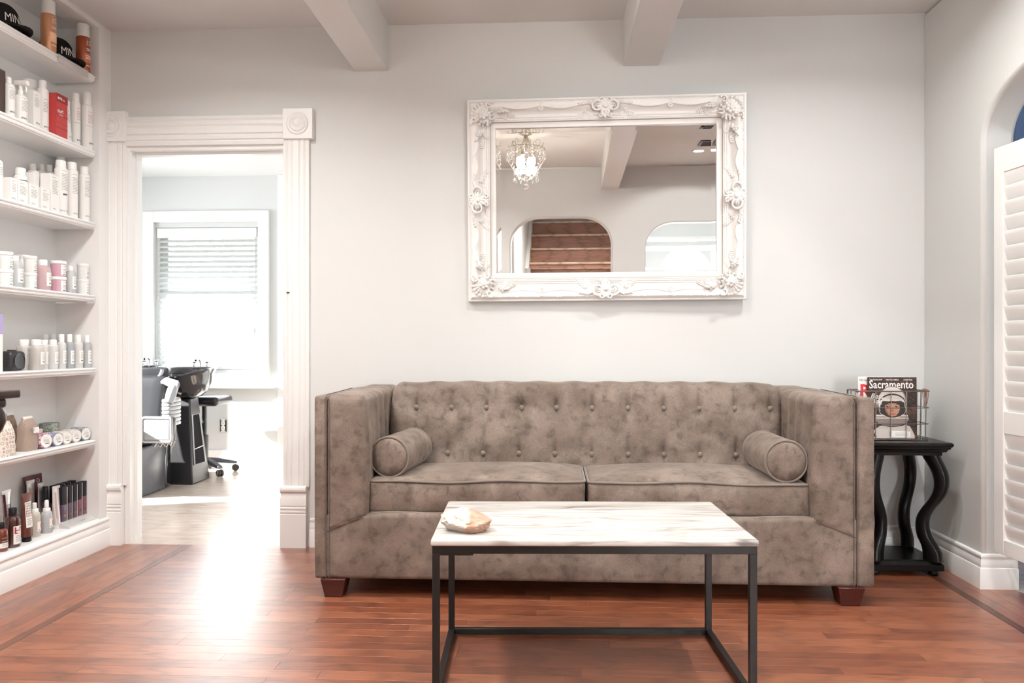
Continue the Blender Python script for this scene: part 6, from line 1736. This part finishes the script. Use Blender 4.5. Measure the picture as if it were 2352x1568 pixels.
        for k in range(4): b.tube([(c - 0.03 + 0.04 * k, -0.10, 0.37), (c - 0.01 + 0.04 * k, -0.10, 0.335)], 0.008, 6); b.tube([(c + 0.01 + 0.04 * k - 0.0, -0.10, 0.37), (c - 0.01 + 0.04 * k, -0.10, 0.335)], 0.008, 6)
        b.obj('bracket', CHROME, t)
    # rolling stool
    t = thing('rolling_stool', 'grey rolling stool with star base on casters by the salon wall', 'stool', (-2.74, 5.86, 0))
    MB().rcube((0, 0, 0.575), (0.34, 0.30, 0.075), 0.03, 4).obj('seat', BLACKL, t, smooth=50)
    MB().lathe([(0.03, 0.115), (0.03, 0.30), (0.018, 0.305), (0.018, 0.54)], 14).obj('gas_column', BLACKP, t)
    for k in range(5):
        a = R(-37 + 72 * k); mm = M.Rotation(a, 4, 'Z')
        MB().loft([[V((x, s_ * wd, z)) for s_, z in ((-1, z0), (1, z0), (1, z1), (-1, z1))] for x, wd, z0, z1 in ((0.02, 0.028, 0.085, 0.125), (0.10, 0.024, 0.08, 0.115), (0.19, 0.02, 0.066, 0.094), (0.245, 0.018, 0.06, 0.08))], m=mm).obj('base_arm', GREYP, t, bevel=0.004)
        b = MB()
        for s_ in (-1, 1): b.lathe([(0.0005, -0.008), (0.026, -0.008), (0.028, 0), (0.026, 0.008), (0.0005, 0.008)], 16, mm @ M.Translation((0.235, s_ * 0.011, 0.028)) @ M.Rotation(R(90), 4, 'X'))
        b.obj('caster', BLACKP, t, smooth=40)
    # outlet
    o = thing('wall_outlet', 'white electrical outlet without cover plate on the salon wall', 'outlet', (-2.727, 6.175, 0.344))
    MB().box(-0.027, 0.027, -0.003, 0, -0.052, 0.052).obj('wall_box', BLACKP, o)
    b = MB()
    for z in (-0.02, 0.02): b.rcube((0, -0.006, z), (0.034, 0.008, 0.030), 0.003, 2)
    b.box(-0.008, 0.008, -0.007, -0.002, -0.050, 0.050); b.box(-0.02, 0.02, -0.004, -0.002, 0.04, 0.052); b.box(-0.02, 0.02, -0.004, -0.002, -0.052, -0.04)
    d = b.obj('receptacle', PLASTW, o)
    b = MB()
    for z in (-0.02, 0.02):
        for x in (-0.006, 0.006): b.box(x - 0.001, x + 0.001, -0.0104, -0.0098, z - 0.005, z + 0.005)
    b.obj('slot', BLACKP, d)
    # tree outside the salon window
    t = thing('garden_tree', 'pale sunlit tree outside the salon window', 'tree', (-4.0, 10.5, 0))
    MB().tube([(0, 0, -0.4), (0.05, 0, 1.0), (0, 0.1, 2.4)], [0.12, 0.1, 0.05], 8).obj('trunk', mat('bark', (0.2, 0.15, 0.1), 0.9), t)
    b = MB(); rnd = random.Random(2)
    for k in range(900):
        d = V((rnd.gauss(0, 1), rnd.gauss(0, 1), rnd.gauss(0, 1))).normalized() * (rnd.random() ** 0.4)
        c = V((d.x * 1.5, d.y * 1.0, 2.6 + d.z * 1.3)); s_ = 0.09
        u = V((rnd.uniform(-1, 1), rnd.uniform(-1, 1), rnd.uniform(-1, 1))).normalized() * s_; q = u.orthogonal().normalized() * s_ * 0.6
        b.add([c - u, c + q, c + u, c - q], [(0, 1, 2, 3)])
    b.obj('foliage', mat('leaf_green', (0.46, 0.50, 0.45), 0.6, var=0.25), t, smooth=0, kind='stuff')
build_salon()
struct('terrain_garden', MB().box(-12, 10, 6.6, 20, -0.5, -0.4), mat('garden_ground', (0.2, 0.24, 0.14), 0.9, var=0.3))
